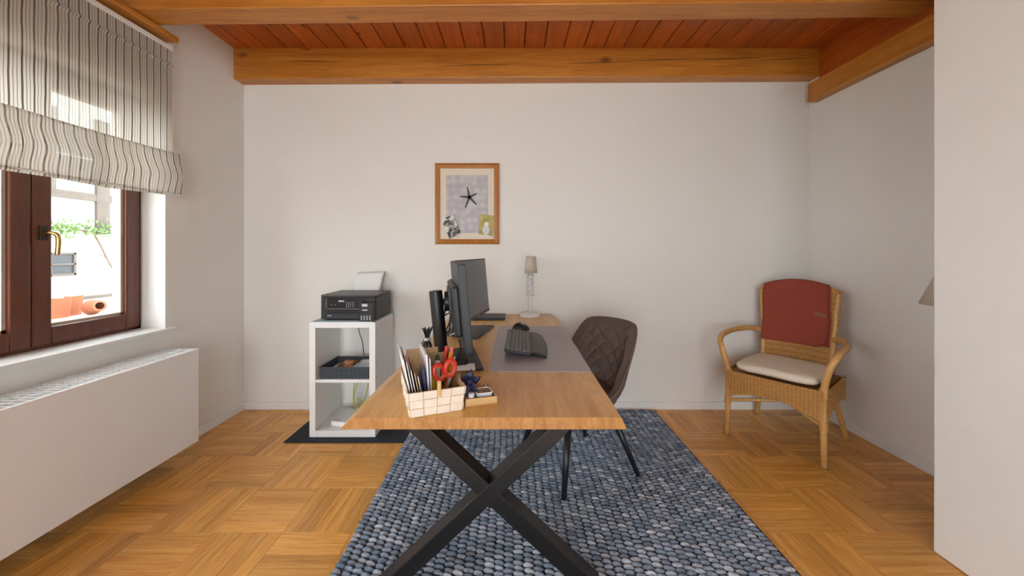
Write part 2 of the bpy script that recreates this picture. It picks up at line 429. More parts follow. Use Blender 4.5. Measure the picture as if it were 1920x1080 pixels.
def strip_uv(vs, fs, seed):
    return [(vs[i][0]+seed, vs[i][1]+seed*3.1) for f in fs for i in f]
for n, (cx, cy, a, L_, W_) in enumerate(strips):
    vs, fs = strip_mesh(L_, W_)
    if n < 300 and strip_rank(strips[n]) < 50:
        key = (round(L_, 4), round(W_, 4))
        if key not in proto:
            me = bpy.data.meshes.new('parquet_strip'); me.from_pydata(vs, [], fs); me.update()
            uvl = me.uv_layers.new(name='UVMap')
            for q, c in enumerate(strip_uv(vs, fs, 0)): uvl.data[q].uv = c
            me.materials.append(M['parquet']); proto[key] = me
        o = bpy.data.objects.new('parquet_strip', proto[key]); COL.objects.link(o); o.parent = floor
        o.location = (cx, cy, random.uniform(-0.0003, 0.0)); o.rotation_euler = (0, 0, a)
    else:
        b0 = len(rest_v); ca, sa = math.cos(a), math.sin(a)
        rest_v += [(cx+ca*x-sa*y, cy+sa*x+ca*y, z) for x, y, z in vs]
        rest_f += [tuple(b0+i for i in f) for f in fs]
        rest_uv += strip_uv(vs, fs, 0)
me = bpy.data.meshes.new('parquet_field'); me.from_pydata(rest_v, [], rest_f); me.update()
uvl = me.uv_layers.new(name='UVMap')
for q, c in enumerate(rest_uv): uvl.data[q].uv = c
me.materials.append(M['parquet'])
o = bpy.data.objects.new('parquet_field', me); COL.objects.link(o); o.parent = floor; o['kind'] = 'stuff'

# walls
struct(MB().box(XL-0.3, YB, -0.02, XR+0.2, YB+0.2, ZC+0.05).build('wall_back', M['wall']))
struct(MB().box(XR, PY-0.9, -0.02, XR+0.2, YB, ZC+0.05).build('wall_right', M['wall']))
struct(MB().box(PX, YR, 0.004, PX+0.14, PY, ZC+0.05).box(PX+0.14, YR, 0.004, XR+0.2, PY-0.9, ZC+0.05).build('wall_partition', M['wall'], bevel=0.004))
WY0, WY1, WZ0, WZ1 = 1.21, 2.300, 0.765, 2.17          # window opening in the left wall
w = MB()
T = 0.32
VY0, VY1 = -1.15, 0.45                                 # opening of an added window, out of view, for more daylight from the left
w.box(XL-T, YR, -0.02, XL, VY0, ZC+0.05).box(XL-T, VY1, -0.02, XL, WY0, ZC+0.05).box(XL-T, VY0, -0.02, XL, VY1, WZ0).box(XL-T, VY0, WZ1+0.15, XL, VY1, ZC+0.05)
w.box(XL-T, WY1, -0.02, XL, YB, ZC+0.05)
w.box(XL-T, WY0, -0.02, XL, WY1, WZ0).box(XL-T, WY0, WZ1, XL, WY1, ZC+0.05)
struct(w.build('wall_left', M['wall']))
RX0, RX1, RZ0, RZ1 = -1.5, 1.0, 0.08, 2.35            # opening of an added, unseen glazed door for daylight from behind
w = MB()
w.box(XL-T, YR-0.25, -0.02, RX0, YR, ZC+0.05).box(RX1, YR-0.25, -0.02, XR+0.2, YR, ZC+0.05)
w.box(RX0, YR-0.25, -0.02, RX1, YR, RZ0).box(RX0, YR-0.25, RZ1, RX1, YR, ZC+0.05)
struct(w.build('wall_rear', M['wall']))
struct(MB().box(XL, YB-0.013, 0, XR, YB, 0.062).build('baseboard_back', M['skirt'], bevel=0.003))
struct(MB().box(XL, YR, 0, XL+0.013, YB-0.013, 0.062).build('baseboard_left', M['skirt'], bevel=0.003))
struct(MB().box(XR-0.013, PY-0.9, 0, XR, YB-0.013, 0.062).build('baseboard_right', M['skirt'], bevel=0.003))

# ceiling: slab and planks
ceil = struct(MB().box(XL-T, YR-0.25, ZC+0.03, XR+0.2, YB+0.2, ZC+0.16).build('ceiling', M['gap'], origin=(0, 0, ZC)))
WM[ceil] = Matrix.Translation((0, 0, ZC))
PW = 0.150; pme = None
x = XL-0.04
pm = MB()
L_ = YB-YR
pm.box(-PW/2+0.0025, -L_/2, -0.012, PW/2-0.0025, L_/2, 0.03)
first = pm.build('ceiling_plank', M['plank'], ceil, local=True, bevel=0.005, seg=1)
k = 0
while x < XR+0.15:
    o = first if k == 0 else first.copy()
    if k: COL.objects.link(o)
    o.location = (x+PW/2, (YB+YR)/2, 0.0); x += PW; k += 1
BZ = 2.563
def beam(name, y0, y1, z0l, z0r, label):
    b = MB()
    vs = [(XL-0.01, y0, z0l), (XR+0.01, y0, z0r), (XR+0.01, y1, z0r), (XL-0.01, y1, z0l)]
    b.add(vs+[(p[0], p[1], ZC) for p in vs], [(3,2,1,0),(4,5,6,7),(0,1,5,4),(1,2,6,5),(2,3,7,6),(3,0,4,7)])
    o = struct(b.build(name, M['beam'], bevel=0.006)); o['label'] = label; return o
beam('trim_1', 2.865, YB, 2.555, 2.580, 'thick honey pine beam along the top of the back wall')
beam('trim_2', 2.036, 2.184, 2.553, 2.600, 'thick honey pine ceiling beam crossing the room')
for n, yy in enumerate((1.2, 0.37, -0.46, -1.29, -2.1)):
    beam('trim_%d' % (n+6), yy, yy+0.15, 2.56, 2.59, 'pine ceiling beam crossing the room')
o = struct(MB().box(2.273, PY-0.05, 2.388, XR, 2.90, 2.530).build('trim_3', M['beam_y'], bevel=0.005)); o['label'] = 'pine wall plate along the right wall'
m_ = MB().box(XR-0.012, PY-0.05, 2.53, XR, 2.865, ZC)
o = struct(m_.build('trim_4', M['plank'])); o['label'] = 'reddish pine boarding above the wall plate'
o = struct(MB().box(XL, 0.9, 2.515, XL+0.085, 2.300, 2.548).build('trim_5', M['beam_y'], bevel=0.006)); o['label'] = 'wooden curtain board above the striped blind'

# drying cracks in the back beam: thin dark slivers let into its face
for (x0, x1, z, dz) in ((-0.55, 0.02, 2.655, 0.010), (0.35, 0.95, 2.668, 0.022), (0.85, 1.45, 2.690, 0.020), (1.35, 1.95, 2.700, 0.018), (1.85, 2.3, 2.695, 0.02), (-1.75, -1.25, 2.69, -0.004)):
    c = MB(); n = 10
    up = [(x0+(x1-x0)*t/n, z+dz*t/n+0.0035*math.sin(math.pi*t/n)+random.uniform(-.0008, .0008)) for t in range(n+1)]
    lo = [(a, b-0.006*math.sin(math.pi*t/n)) for t, (a, b) in enumerate(up)]
    vs = [(a, 2.8645, b) for a, b in up]+[(a, 2.8645, b) for a, b in lo]+[(a, 2.870, b) for a, b in up]+[(a, 2.870, b) for a, b in lo]
    m1 = n+1
    fs = [(i, i+1, m1+i+1, m1+i) for i in range(n)]+[(2*m1+i, 3*m1+i, 3*m1+i+1, 2*m1+i+1) for i in range(n)]
    c.add(vs, fs).build('crack', M['gap'], bpy.data.objects['trim_1'])

# ------------------------------------------------------------------ window in the left wall
WX = -2.262                                    # inner face of the frame
win = thing('window_1', 'brown wooden double casement window with brass handle', None, (WX, 1.76, WZ0), kind='structure')
fr = MB(); d0, d1 = WX-0.075, WX
fw = 0.055
fr.box(d0, WY0, WZ0, d1, WY0+fw, WZ1).box(d0, WY1-fw, WZ0, d1, WY1, WZ1).box(d0, WY0, WZ0, d1, WY1, WZ0+0.045).box(d0, WY0, WZ1-fw, d1, WY1, WZ1)
fr.build('window_frame', M['win_wood'], win, bevel=0.004)
def sash(y0, y1, z0, z1):
    sw = 0.075; a0, a1 = WX-0.055, WX+0.018
    s = MB().box(a0, y0, z0, a1, y0+sw, z1).box(a0, y1-sw, z0, a1, y1, z1).box(a0, y0+sw, z0, a1, y1-sw, z0+sw+0.01).box(a0, y0+sw, z1-sw, a1, y1-sw, z1)
    so = s.build('sash', M['win_wood'], win, bevel=0.006)
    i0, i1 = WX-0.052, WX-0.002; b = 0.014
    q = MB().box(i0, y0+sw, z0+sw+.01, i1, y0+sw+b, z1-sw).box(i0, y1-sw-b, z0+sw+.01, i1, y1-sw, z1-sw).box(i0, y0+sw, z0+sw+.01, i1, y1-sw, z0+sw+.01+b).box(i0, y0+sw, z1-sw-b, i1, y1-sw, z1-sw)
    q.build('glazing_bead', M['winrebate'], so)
    MB().box(WX-0.034, y0+sw, z0+sw, WX-0.030, y1-sw, z1-sw).build('pane', M['glass'], so)
    return so
mid = 1.762
sash(WY0+0.03, mid-0.002, WZ0+0.03, WZ1-0.03)
s_r = sash(mid+0.002, WY1-0.03, WZ0+0.03, WZ1-0.03)
h = MB(); hy, hz, hx = mid+0.040, 1.335, WX+0.018
h.box(hx, hy-0.016, hz-0.035, hx+0.010, hy+0.016, hz+0.035)
h.build('handle_plate', plain('dark_bronze', (0.06, 0.05, 0.045), 0.35, metal=0.8), s_r, bevel=0.003)
MB().tube(spline([(hx+0.008, hy, hz), (hx+0.035, hy+.001, hz+.001), (hx+0.052, hy+0.012, hz-0.006), (hx+0.055, hy+0.018, hz-0.03), (hx+0.053, hy+0.018, hz-0.075), (hx+0.050, hy+0.018, hz-0.105)], 6), 0.0095, 10).build('window_handle', M['brass'], s_r, smooth=True)
hg = MB().cyl((WX+0.008, WY1-0.040, WZ0+0.05), (WX+0.008, WY1-0.040, WZ0+0.11), 0.008)
hg.build('hinge', M['black'], s_r)
sill = MB().box(WX-0.01, WY0-0.04, WZ0-0.006, XL, WY1, WZ0+0.014).box(XL-0.001, WY0-0.05, WZ0-0.006, XL+0.032, WY1+0.045, WZ0+0.014)
sill.build('window_sill', plain('white_stone_sill', (0.80, 0.79, 0.76), 0.3), win, bevel=0.003)
# exterior sill
MB().box(WX-0.20, WY0, WZ0-0.02, WX-0.07, WY1, WZ0+0.005).build('outer_sill', M['lgrey'], win)

# glazed door added behind the camera to bring daylight into the room
w2 = thing('fill_window_2', 'wide glazed door added behind the viewpoint to let in daylight', None, (0, YR-0.1, RZ0), kind='structure')
q = MB(); fy0, fy1 = YR-0.14, YR-0.06
nx = 3; ww = (RX1-RX0)/nx
for i in range(nx+1):
    xx = RX0+i*ww; q.box(xx-0.04 if i else xx, fy0, RZ0, xx+0.04 if i < nx else xx, fy1, RZ1)
q.box(RX0, fy0, RZ0, RX1, fy1, RZ0+0.07).box(RX0, fy0, RZ1-0.07, RX1, fy1, RZ1)
q.build('window_frame', M['win_wood'], w2)
for i in range(nx):
    MB().box(RX0+i*ww+0.04, YR-0.102, RZ0+0.07, RX0+(i+1)*ww-0.04, YR-0.098, RZ1-0.07).build('pane', M['glass'], w2)

w3 = thing('fill_window_3', 'brown wooden window added unseen in the left wall to let in side daylight', None, (WX, -0.35, WZ0), kind='structure')  # added beside the viewpoint, unseen, to strengthen light from the left
q = MB(); zt = WZ1+0.15
q.box(WX-.075, VY0, WZ0, WX, VY0+.06, zt).box(WX-.075, VY1-.06, WZ0, WX, VY1, zt).box(WX-.075, VY0, WZ0, WX, VY1, WZ0+.06).box(WX-.075, VY0, zt-.06, WX, VY1, zt).box(WX-.075, -.385, WZ0, WX, -.315, zt)
q.build('window_frame', M['win_wood'], w3)
for a, b in ((VY0+.06, -.385), (-.315, VY1-.06)): MB().box(WX-.034, a, WZ0+.06, WX-.030, b, zt-.06).build('pane', M['glass'], w3)

# ------------------------------------------------------------------ roman blind
bl = thing('roman_blind', 'striped linen roman blind half lowered over the brown window', 'blind', (XL+0.04, 1.72, 1.58))
BY0, BY1, BX = 1.12, 2.300, XL+0.045
def put_uv(o, fn):
    me = o.data; u = me.uv_layers.new(name='UVMap')
    for lp in me.loops: u.data[lp.index].uv = fn(me.vertices[lp.vertex_index].co)
def up_fn(u, v):
    y = BY0+(BY1-BY0)*u; z = 1.70+(2.47-1.70)*v
    wob = 0.004*math.sin(y*23+z*2)*(1-v) + 0.003*math.sin(y*51+1.0)*(1-v)
    x = BX+wob
    if abs(z-2.372) < 0.012: x += 0.010*(1-abs(z-2.372)/0.012)
    return (x, y, z)
ob = MB().grid(up_fn, 90, 70).build('blind_fabric', M['blind'], bl, smooth=True)
put_uv(ob, lambda c: (c.y, c.z))
prof = [(0.000, 1.835), (0.016, 1.842), (0.028, 1.830), (0.036, 1.795), (0.048, 1.74), (0.056, 1.69), (0.056, 1.64), (0.050, 1.600), (0.046, 1.583), (0.038, 1.576), (0.024, 1.590), (0.012, 1.64), (0.006, 1.70)]
pr = spline([(a, 0, b) for a, b in prof], 4)
def flap_fn(u, v):
    y = BY0+(BY1+0.012-BY0)*u; f = v*(len(pr)-1); i = min(int(f), len(pr)-2); p = pr[i].lerp(pr[i+1], f-i)
    a = math.sin(v*math.pi)
    x = BX+p.x+a*(0.007*math.sin(y*17+v*5)+0.005*math.sin(y*41+2))
    z = p.z+0.006*math.sin(y*9)*a + 0.012*(1.0-u)*(-1 if v > .4 else 0)
    return (x, y+0.004*math.sin(v*9+y*14)*a, z)
ob = MB().grid(flap_fn, 110, 48).build('blind_fold', M['blind'], bl, smooth=True)
put_uv(ob, lambda c: (c.y+0.004*math.sin(c.z*40), c.z))
MB().box(XL, BY0, 2.465, BX+0.006, BY1, 2.492).build('blind_rail', M['skirt'], bl, bevel=0.003)
MB().cyl((BX+0.040, BY0, 1.588), (BX+0.040, BY1+0.008, 1.588), 0.006).build('hem_bar', M['white'], bl)

# ------------------------------------------------------------------ radiator
RXF, RY0, RY1, RZB, RZT = -1.880, 0.55, 2.265, 0.108, 0.663
ra = thing('radiator', 'long white flat panel radiator under the window', 'radiator', (-1.98, 1.4, RZB))
MB().box(RXF-0.012, RY0, RZB, RXF, RY1, RZT).build('front_panel', M['white'], ra, bevel=0.004)
MB().box(XL+0.035, RY0, RZB+0.01, XL+0.047, RY1, RZT-0.02).build('back_panel', M['white'], ra, bevel=0.003)
MB().box(XL+0.035, RY1-0.004, RZB+0.01, RXF-0.006, RY1, RZT-0.003).build('side_cover', M['white'], ra)
MB().box(XL+0.035, RY0, RZB+0.01, RXF-0.006, RY0+0.004, RZT-0.003).build('side_cover', M['white'], ra)
MB().box(RXF-0.13, RY0+0.02, RZB+0.02, RXF-0.09, RY1-0.02, RZT-0.06).build('convector', M['white'], ra)
g = MB(); yy = RY0+0.004
while yy < RY1:
    g.box(XL+0.037, yy, RZT-0.010, RXF-0.010, yy+0.0045, RZT-0.002); yy += 0.030
for xx in (XL+0.037, -2.02, -1.955, RXF-0.016): g.box(xx, RY0, RZT-0.012, xx+0.006, RY1, RZT-0.0015)
g.build('top_grille', M['white'], ra)
MB().cyl((-1.905, RY1, RZT-0.025), (-1.905, RY1+0.035, RZT-0.025), 0.014).cyl((-1.905, RY1+.022, RZT-0.045), (-1.905, RY1+.022, RZT-0.005), 0.009).build('vent_valve', M['white'], ra, bevel=0.002)
for yy in (0.9, 1.9):
    MB().box(XL, yy, RZB+0.05, XL+0.04, yy+0.03, RZT-0.05).build('wall_bracket', M['white'], ra)

# ------------------------------------------------------------------ outside the window
struct(MB().box(-16, -12, -0.15, XL-T, 22, -0.05).build('ground', M['ground']))
NX = -11.6
nh = thing('neighbour_house', 'white plastered half-timbered house across the yard seen through the window', 'house', (NX-1, 10, -0.05))
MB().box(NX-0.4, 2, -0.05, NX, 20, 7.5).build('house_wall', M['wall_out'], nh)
MB().box(NX, 2, 2.62, NX+0.06, 20, 2.82).build('timber_rail', M['oldwood'], nh)
MB().box(NX, 10.48, 1.72, NX+0.07, 10.82, 4.9).build('timber_post', M['oldwood'], nh)
MB().box(NX, 9.35, 2.82, NX+0.06, 9.55, 4.9).build('timber_post', M['oldwood'], nh)
wf = MB().box(NX, 9.42, 0.60, NX+0.05, 9.47, 1.20).box(NX, 9.95, 0.60, NX+0.05, 10.0, 1.20).box(NX, 9.42, 0.60, NX+0.05, 10, 0.66).box(NX, 9.42, 1.15, NX+0.05, 10, 1.20).box(NX, 9.42, 0.88, NX+0.05, 10, 0.92).build('house_window', M['oldwood'], nh)
MB().box(NX+0.005, 9.47, 0.66, NX+0.02, 9.95, 1.15).build('house_pane', M['dgrey'], wf)
MB().add([(NX-0.6, 2, 7.5), (NX+0.5, 2, 7.3), (NX+0.5, 20, 7.3), (NX-0.6, 20, 7.5), (NX-2, 2, 9), (NX-2, 20, 9), (NX+0.5, 2, 7.45), (NX+0.5, 20, 7.45)], [(0,1,2,3), (6,7,5,4), (1,6,7,2), (0,4,5,3)]).build('house_roof', M['rooftile'], nh)
MB().box(NX, 2, -0.05, NX+0.25, 20, 0.02).build('plinth', M['oldwood'], nh)
vn = thing('climbing_vine', 'green climbing vine trained along the white house wall outside', 'vine', (NX+0.1, 11, -0.05))
MB().tube(spline([(NX+0.08, 11.15, -0.03), (NX+0.12, 10.95, 0.5), (NX+0.10, 10.72, 1.0), (NX+0.08, 10.45, 1.60), (NX+0.1, 10.2, 1.78), (NX+0.08, 9.0, 1.86)], 6), 0.022, 6).tube(spline([(NX+0.1, 10.75, 0.95), (NX+0.1, 10.6, 1.12), (NX+0.1, 10.5, 1.10)], 4), 0.012, 5).build('vine_stem', M['twig'], vn)
lv = MB()
for i in range(420):
    yy = random.uniform(8.6, 12.4); zz = 1.86+random.gauss(0, 0.10)+0.05*math.sin(yy*3); xx = NX+0.1+random.uniform(0, 0.14)
    Mx = Matrix.Translation((xx, yy, zz)) @ Matrix.Rotation(random.uniform(0, 6.3), 4, 'X') @ Matrix.Rotation(random.uniform(-1, 1), 4, 'Z')
    lv.add([(0, 0, 0), (0.01, 0.05, 0.03), (0, 0.10, 0), (0.01, 0.05, -0.035)], [(0, 1, 2, 3)], Mx)
lv.build('foliage', M['leaf'], vn, kind='stuff')
def slab_tile(y, x, tilt, name):
    Mx = Matrix.Translation((x, y, -0.05)) @ Matrix.Rotation(tilt, 4, 'Y')
    b = MB(); n = 10
    out = [(-0.17*math.cos(math.pi*k/n), 0.07*math.sin(math.pi*k/n)) for k in range(n+1)]
    inn = [(-0.145*math.cos(math.pi*k/n), 0.05*math.sin(math.pi*k/n)) for k in range(n, -1, -1)]
    b.prism([(q[1], q[0]) for q in out+inn], 0, 0.40, Mx)
    return tag(b.build(name, M['terra']), 'curved terracotta roof tile leaning upright in the yard outside', 'tile', 'terracotta tiles standing in the yard')
slab_tile(7.28, -8.75, R(8), 'roof_tile'); slab_tile(7.58, -8.85, R(6), 'roof_tile')
pp = MB(); Mx = Matrix.Translation((-8.5, 7.62, 0.10)) @ Matrix.Rotation(R(70), 4, 'Z') @ Matrix.Rotation(R(80), 4, 'X')
pp.lathe([(0.085, 0), (0.15, 0.0), (0.15, 0.05), (0.135, 0.05), (0.11, 0.30), (0.07, 0.31), (0.09, 0.26), (0.105, 0.03), (0.085, 0.0)], n=20, M=Mx)
tag(pp.build('flower_pot', M['terra'], smooth=False), 'terracotta pot lying on its side in the yard outside', 'pot')

# ------------------------------------------------------------------ rug
rg = thing('area_rug', 'thick braided blue-grey wool rug lying under the desk and chair', 'rug', (0.21, 1.75, 0.0))
gx0, gx1, gy0, gy1 = -0.695, 1.115, 0.45, 2.945
MB().prism([(gx0+0.008, gy0), (gx1-0.008, gy0), (gx1-0.008, gy1-0.05), (gx1-0.05, gy1-0.008), (gx0+0.008, gy1-0.008)], 0.0005, 0.008).build('rug_backing', plain('rug_backing_wool', (0.05, 0.058, 0.072), 1.0), rg)
nb = MB(); ax, ay, by = 0.039, 0.0125, 0.0265
nubv = []; nubf = []
base = MB().ell((0, 0, 0), (1, 1, 1), 8, 5)
bv = [tuple(p) for p in base.v]; bf = base.f
for i in range(int((gx1-gx0)/ax)):
    x = gx0+(i+0.5)*ax
    j0 = int((gy0-ay*i)/by)-1
    for j in range(j0, j0+int((gy1-gy0)/by)+3):
        y = ay*i+by*j
        if y < gy0+0.01 or y > gy1-0.012: continue
        if x-gx1 + y-gy1 > -0.065: continue
        cx = x+random.uniform(-.0025, .0025); cy = y+random.uniform(-.002, .002)
        a = R(-14+random.uniform(-10, 10)); ca, sa = math.cos(a), math.sin(a)
        sx, sy, sz = 0.0232*random.uniform(.9, 1.08), 0.0118*random.uniform(.9, 1.08), 0.0100*random.uniform(.85, 1.15)
        n0 = len(nubv)
        for (p, q, r) in bv:
            u_, v_ = p*sx, q*sy
            nubv.append((cx+ca*u_-sa*v_, cy+sa*u_+ca*v_, 0.0098+r*sz))
        nubf += [tuple(n0+t for t in f) for f in bf]
nb.v = [Vector(p) for p in nubv]; nb.f = nubf
nb.build('braided_pile', M['rug'], rg, smooth=True, kind='stuff')
RUGZ = 0.0205

# ------------------------------------------------------------------ floor mat and shelf
tag(MB().box(-1.487, 2.448, 0.0, -0.705, 2.955, 0.006).build('floor_mat', M['mat'], bevel=0.002), 'thin dark navy felt mat on the parquet under the white shelf', 'mat')
SX0, SX1, SY0, SY1, SZ0, SZT = -1.352, -0.912, 2.515, 2.885, 0.006, 0.772
sh = thing('cube_shelf', 'small white open shelf unit with two compartments against the back wall', 'shelf', ((SX0+SX1)/2, 2.7, SZ0))
MB().box(SX0, SY0, SZ0, SX0+0.040, SY1, SZT).build('side_panel', M['shelfwhite'], sh, bevel=0.0015)
MB().box(SX1-0.040, SY0, SZ0, SX1, SY1, SZT).build('side_panel', M['shelfwhite'], sh, bevel=0.0015)
MB().box(SX0+0.04, SY0, SZT-0.038, SX1-0.04, SY1, SZT).build('top_panel', M['shelfwhite'], sh, bevel=0.0015)
MB().box(SX0+0.04, SY0, SZ0, SX1-0.04, SY1, SZ0+0.042).build('bottom_panel', M['shelfwhite'], sh, bevel=0.0015)
SHZ = 0.388
MB().box(SX0+0.04, SY0+0.003, SHZ-0.020, SX1-0.04, SY1, SHZ).build('middle_shelf', M['shelfwhite'], sh, bevel=0.0015)
for zz in (0.70, 0.40): MB().cyl((SX1-0.001, SY0+0.03, zz), (SX1+0.0012, SY0+0.03, zz), 0.004, n=10).build('screw_cap', M['grey'], sh)
tag(MB().box(SX0+0.012, SY0+0.004, SZT, SX1-0.012, SY1-0.01, SZT+0.004).build('felt_pad', M['felt']), 'light blue-grey felt sheet lying on top of the white shelf', 'pad')

# woven black tray on the middle shelf
ty = thing('woven_tray', 'shallow black woven strap tray with leaflets on the middle shelf', 'tray', (-1.13, 2.66, SHZ))
tx0, tx1, ty0, ty1, tz0, tz1 = -1.292, -0.962, 2.535, 2.80, SHZ+0.001, SHZ+0.078
q = MB().box(tx0, ty0, tz0, tx1, ty1, tz0+0.004)
for a in ((tx0, ty0, tx1, ty0+0.004), (tx0, ty1-0.004, tx1, ty1), (tx0, ty0, tx0+0.004, ty1), (tx1-0.004, ty0, tx1, ty1)):
    q.box(a[0], a[1], tz0, a[2], a[3], tz1-0.006)
q.build('tray_shell', M['basketb'], ty)
nw = 11; rows = 3
sw_ = (tx1-tx0)/nw; shh = (tz1-tz0)/rows
for r_ in range(rows):
    for c_ in range(nw):
        z0 = tz0+r_*shh; x0 = tx0+c_*sw_; out = 0.004 if (r_+c_) % 2 == 0 else 0.0015
        MB().box(x0+0.001, ty0-out, z0+0.001, x0+sw_-0.001, ty0+0.001, z0+shh-0.001).build('strap', M['basketb'], ty, bevel=0.0015, seg=1)
nw2 = 9; sw2 = (ty1-ty0)/nw2
for r_ in range(rows):
    for c_ in range(nw2):
        z0 = tz0+r_*shh; y0 = ty0+c_*sw2; out = 0.004 if (r_+c_) % 2 else 0.0015
        MB().box(tx1-0.001, y0+0.001, z0+0.001, tx1+out, y0+sw2-0.001, z0+shh-0.001).build('strap', M['basketb'], ty, bevel=0.0015, seg=1)
MB().tube([(tx0, ty0, tz1-.003), (tx1, ty0, tz1-.003), (tx1, ty1, tz1-.003), (tx0, ty1, tz1-.003)], 0.005, 8, closed=True).build('rim', M['basketb'], ty)
def sheet(name, label, cat, cx, cy, z, w, l, rot, mat, th=0.002, tilt=0.0, roll=0.0):
    Mx = Matrix.Translation((cx, cy, z)) @ Matrix.Rotation(rot, 4, 'Z') @ Matrix.Rotation(tilt, 4, 'X') @ Matrix.Rotation(roll, 4, 'Y')
    return tag(MB().box(-w/2, -l/2, 0, w/2, l/2, th, Mx).build(name, mat), label, cat)
sheet('leaflet', 'orange and black printed leaflet lying in the black woven tray', 'leaflet', -1.185, 2.665, SHZ+0.040, 0.10, 0.20, R(-12), M['print_orange'], 0.006, tilt=R(10))
sheet('magazine', 'pale blue-white magazine lying in the black woven tray', 'magazine', -1.045, 2.67, SHZ+0.040, 0.15, 0.21, R(-8), M['print_flyer'], 0.010, tilt=R(8), roll=R(-4))
MB().box(tx0+.01, ty0+.01, tz0+.004, tx1-.01, ty1-.01, tz0+.030).build('paper_stack', M['paper2'], ty)

# router on the bottom shelf
ro = thing('router', 'flat white rounded router on the bottom of the white shelf', 'router', (-1.12, 2.68, SZ0+0.042))
rz = SZ0+0.042
rb = MB().prism(rrect(-0.125, -0.105, 0.125, 0.105, 0.03), 0.0, 0.032, Matrix.Translation((-1.115, 2.665, rz)) @ Matrix.Rotation(R(-14), 4, 'Z'))
rb.build('router_body', M['white'], ro, bevel=0.006)
Mr = Matrix.Translation((-1.115, 2.665, rz)) @ Matrix.Rotation(R(-14), 4, 'Z')
for k in range(6): MB().box(-0.095+k*0.009, -0.088, 0.0325, -0.089+k*0.009, -0.082, 0.0333, Mr).build('status_mark', M['ink'], ro)
MB().box(-0.02, 0.10, 0.008, 0.11, 0.112, 0.030, Mr).build('connector_strip', plain('brown_connector', (0.16, 0.06, 0.03), 0.6), ro)
def cable(name, label, pts, r, mat, n=6):
    return tag(MB().tube(spline(pts, n), r, 6).build(name, mat, smooth=True), label, 'cable')
cz = rz+0.02
cable('network_cable', 'yellow-green network cable looping above the white router', [(-1.16, 2.80, cz), (-1.17, 2.80, cz+0.12), (-1.125, 2.80, cz+0.235), (-1.07, 2.80, cz+0.20), (-1.10, 2.79, cz+0.06), (-1.14, 2.785, cz+0.015)], 0.0038, M['wirey'])
cable('network_cable', 'second yellow-green cable standing upright behind the white router', [(-1.175, 2.80, cz), (-1.180, 2.81, cz+0.14), (-1.172, 2.83, cz+0.29)], 0.0038, M['wirey'])
cable('network_cable', 'yellow-green cable coiled flat beside the white router', [(-1.13, 2.79, cz), (-1.145, 2.80, cz+0.09), (-1.09, 2.80, cz+0.045), (-1.045, 2.80, cz+0.15), (-1.06, 2.82, cz+0.28)], 0.0038, M['wirey'])
cable('power_cable', 'black power cable running down behind the lower shelf compartment', [(-1.10, 2.86, 0.362), (-1.06, 2.84, 0.30), (-1.02, 2.82, 0.22), (-1.0, 2.80, 0.13)], 0.0035, M['black'])
cable('power_cable', 'thin black cable hanging in the upper shelf compartment', [(-1.165, 2.87, 0.733), (-1.165, 2.87, 0.64), (-1.135, 2.86, 0.56), (-1.10, 2.80, 0.475)], 0.003, M['black'])

# ------------------------------------------------------------------ printer
pr_ = thing('printer', 'black inkjet printer with ink tank standing on the white shelf', 'printer', (-1.11, 2.70, SZT+0.004))
px0, px1, py0, py1, pz0, pz1 = -1.300, -0.925, 2.560, 2.875, SZT+0.004, SZT+0.178
MB().prism(rrect(px0, py0, px1, py1, 0.012, 4), pz0+0.008, pz1-0.016).box(px0+.02, py0+.02, pz0, px1-.02, py1-.02, pz0+.009).build('printer_body', M['black'], pr_, bevel=0.003)
MB().prism(rrect(px0-0.001, py0-0.001, px1+0.001, py1+0.001, 0.012, 4), pz1-0.0145, pz1).build('scanner_lid', plain('lid_plastic', (0.06, 0.06, 0.065), 0.42), pr_, bevel=0.004)
pn = MB().box(px0+0.045, py0-0.010, pz0+0.080, px1-0.075, py0, pz1-0.025).build('control_panel', M['blackg'], pr_, bevel=0.003)
MB().tube([(px0+0.0455, py0-0.0105, pz1-0.026), (px0+0.0455, py0-0.0105, pz0+0.088), (px0+0.053, py0-0.0105, pz0+0.0805), (px1-0.076, py0-0.0105, pz0+0.0805)], 0.0009, 5).build('panel_trim', M['lgrey'], pn)
MB().box(px0+0.122, py0-0.0115, pz0+0.092, px0+0.170, py0-0.009, pz0+0.124).build('display', plain('display_off', (0.004, 0.004, 0.012), 0.08), pn)
for (ux, uz) in [(0.180+0.014*i, 0.096+0.0125*j) for i in range(3) for j in range(3)]+[(0.226, 0.098), (0.226, 0.112), (0.226, 0.124), (0.078, 0.108), (0.106, 0.108)]:
    MB().cyl((px0+ux, py0-0.0095, pz0+uz), (px0+ux, py0-0.0112, pz0+uz), 0.0036, n=10).build('button', M['grey'], pn)
MB().box(px0+0.045, py0-0.002, pz0+0.045, px1-0.08, py0+0.001, pz0+0.078).build('paper_slot', plain('slot_black', (0.003, 0.003, 0.004), 0.6), pr_)
MB().box(px0+0.045, py0-0.006, pz0+0.012, px1-0.08, py0+0.001, pz0+0.043).build('output_tray', M['dgrey'], pr_, bevel=0.002)
MB().box(px0+0.049, py0-0.0075, pz0+0.030, px0+0.078, py0-0.005, pz0+0.038).build('tray_mark', M['grey'], pr_)
it = MB().box(px1-0.098, py0-0.036, pz0-0.0, px1-0.004, py0+0.02, pz0+0.128).build('ink_tank', M['black'], pr_, bevel=0.004)
MB().box(px1-0.079, py0-0.0372, pz0+0.100, px1-0.043, py0-0.035, pz0+0.117).build('tank_sticker', M['paper2'], it)
MB().box(px1-0.077, py0-0.0372, pz0+0.072, px1-0.043, py0-0.035, pz0+0.080).build('tank_text', M['lgrey'], it)
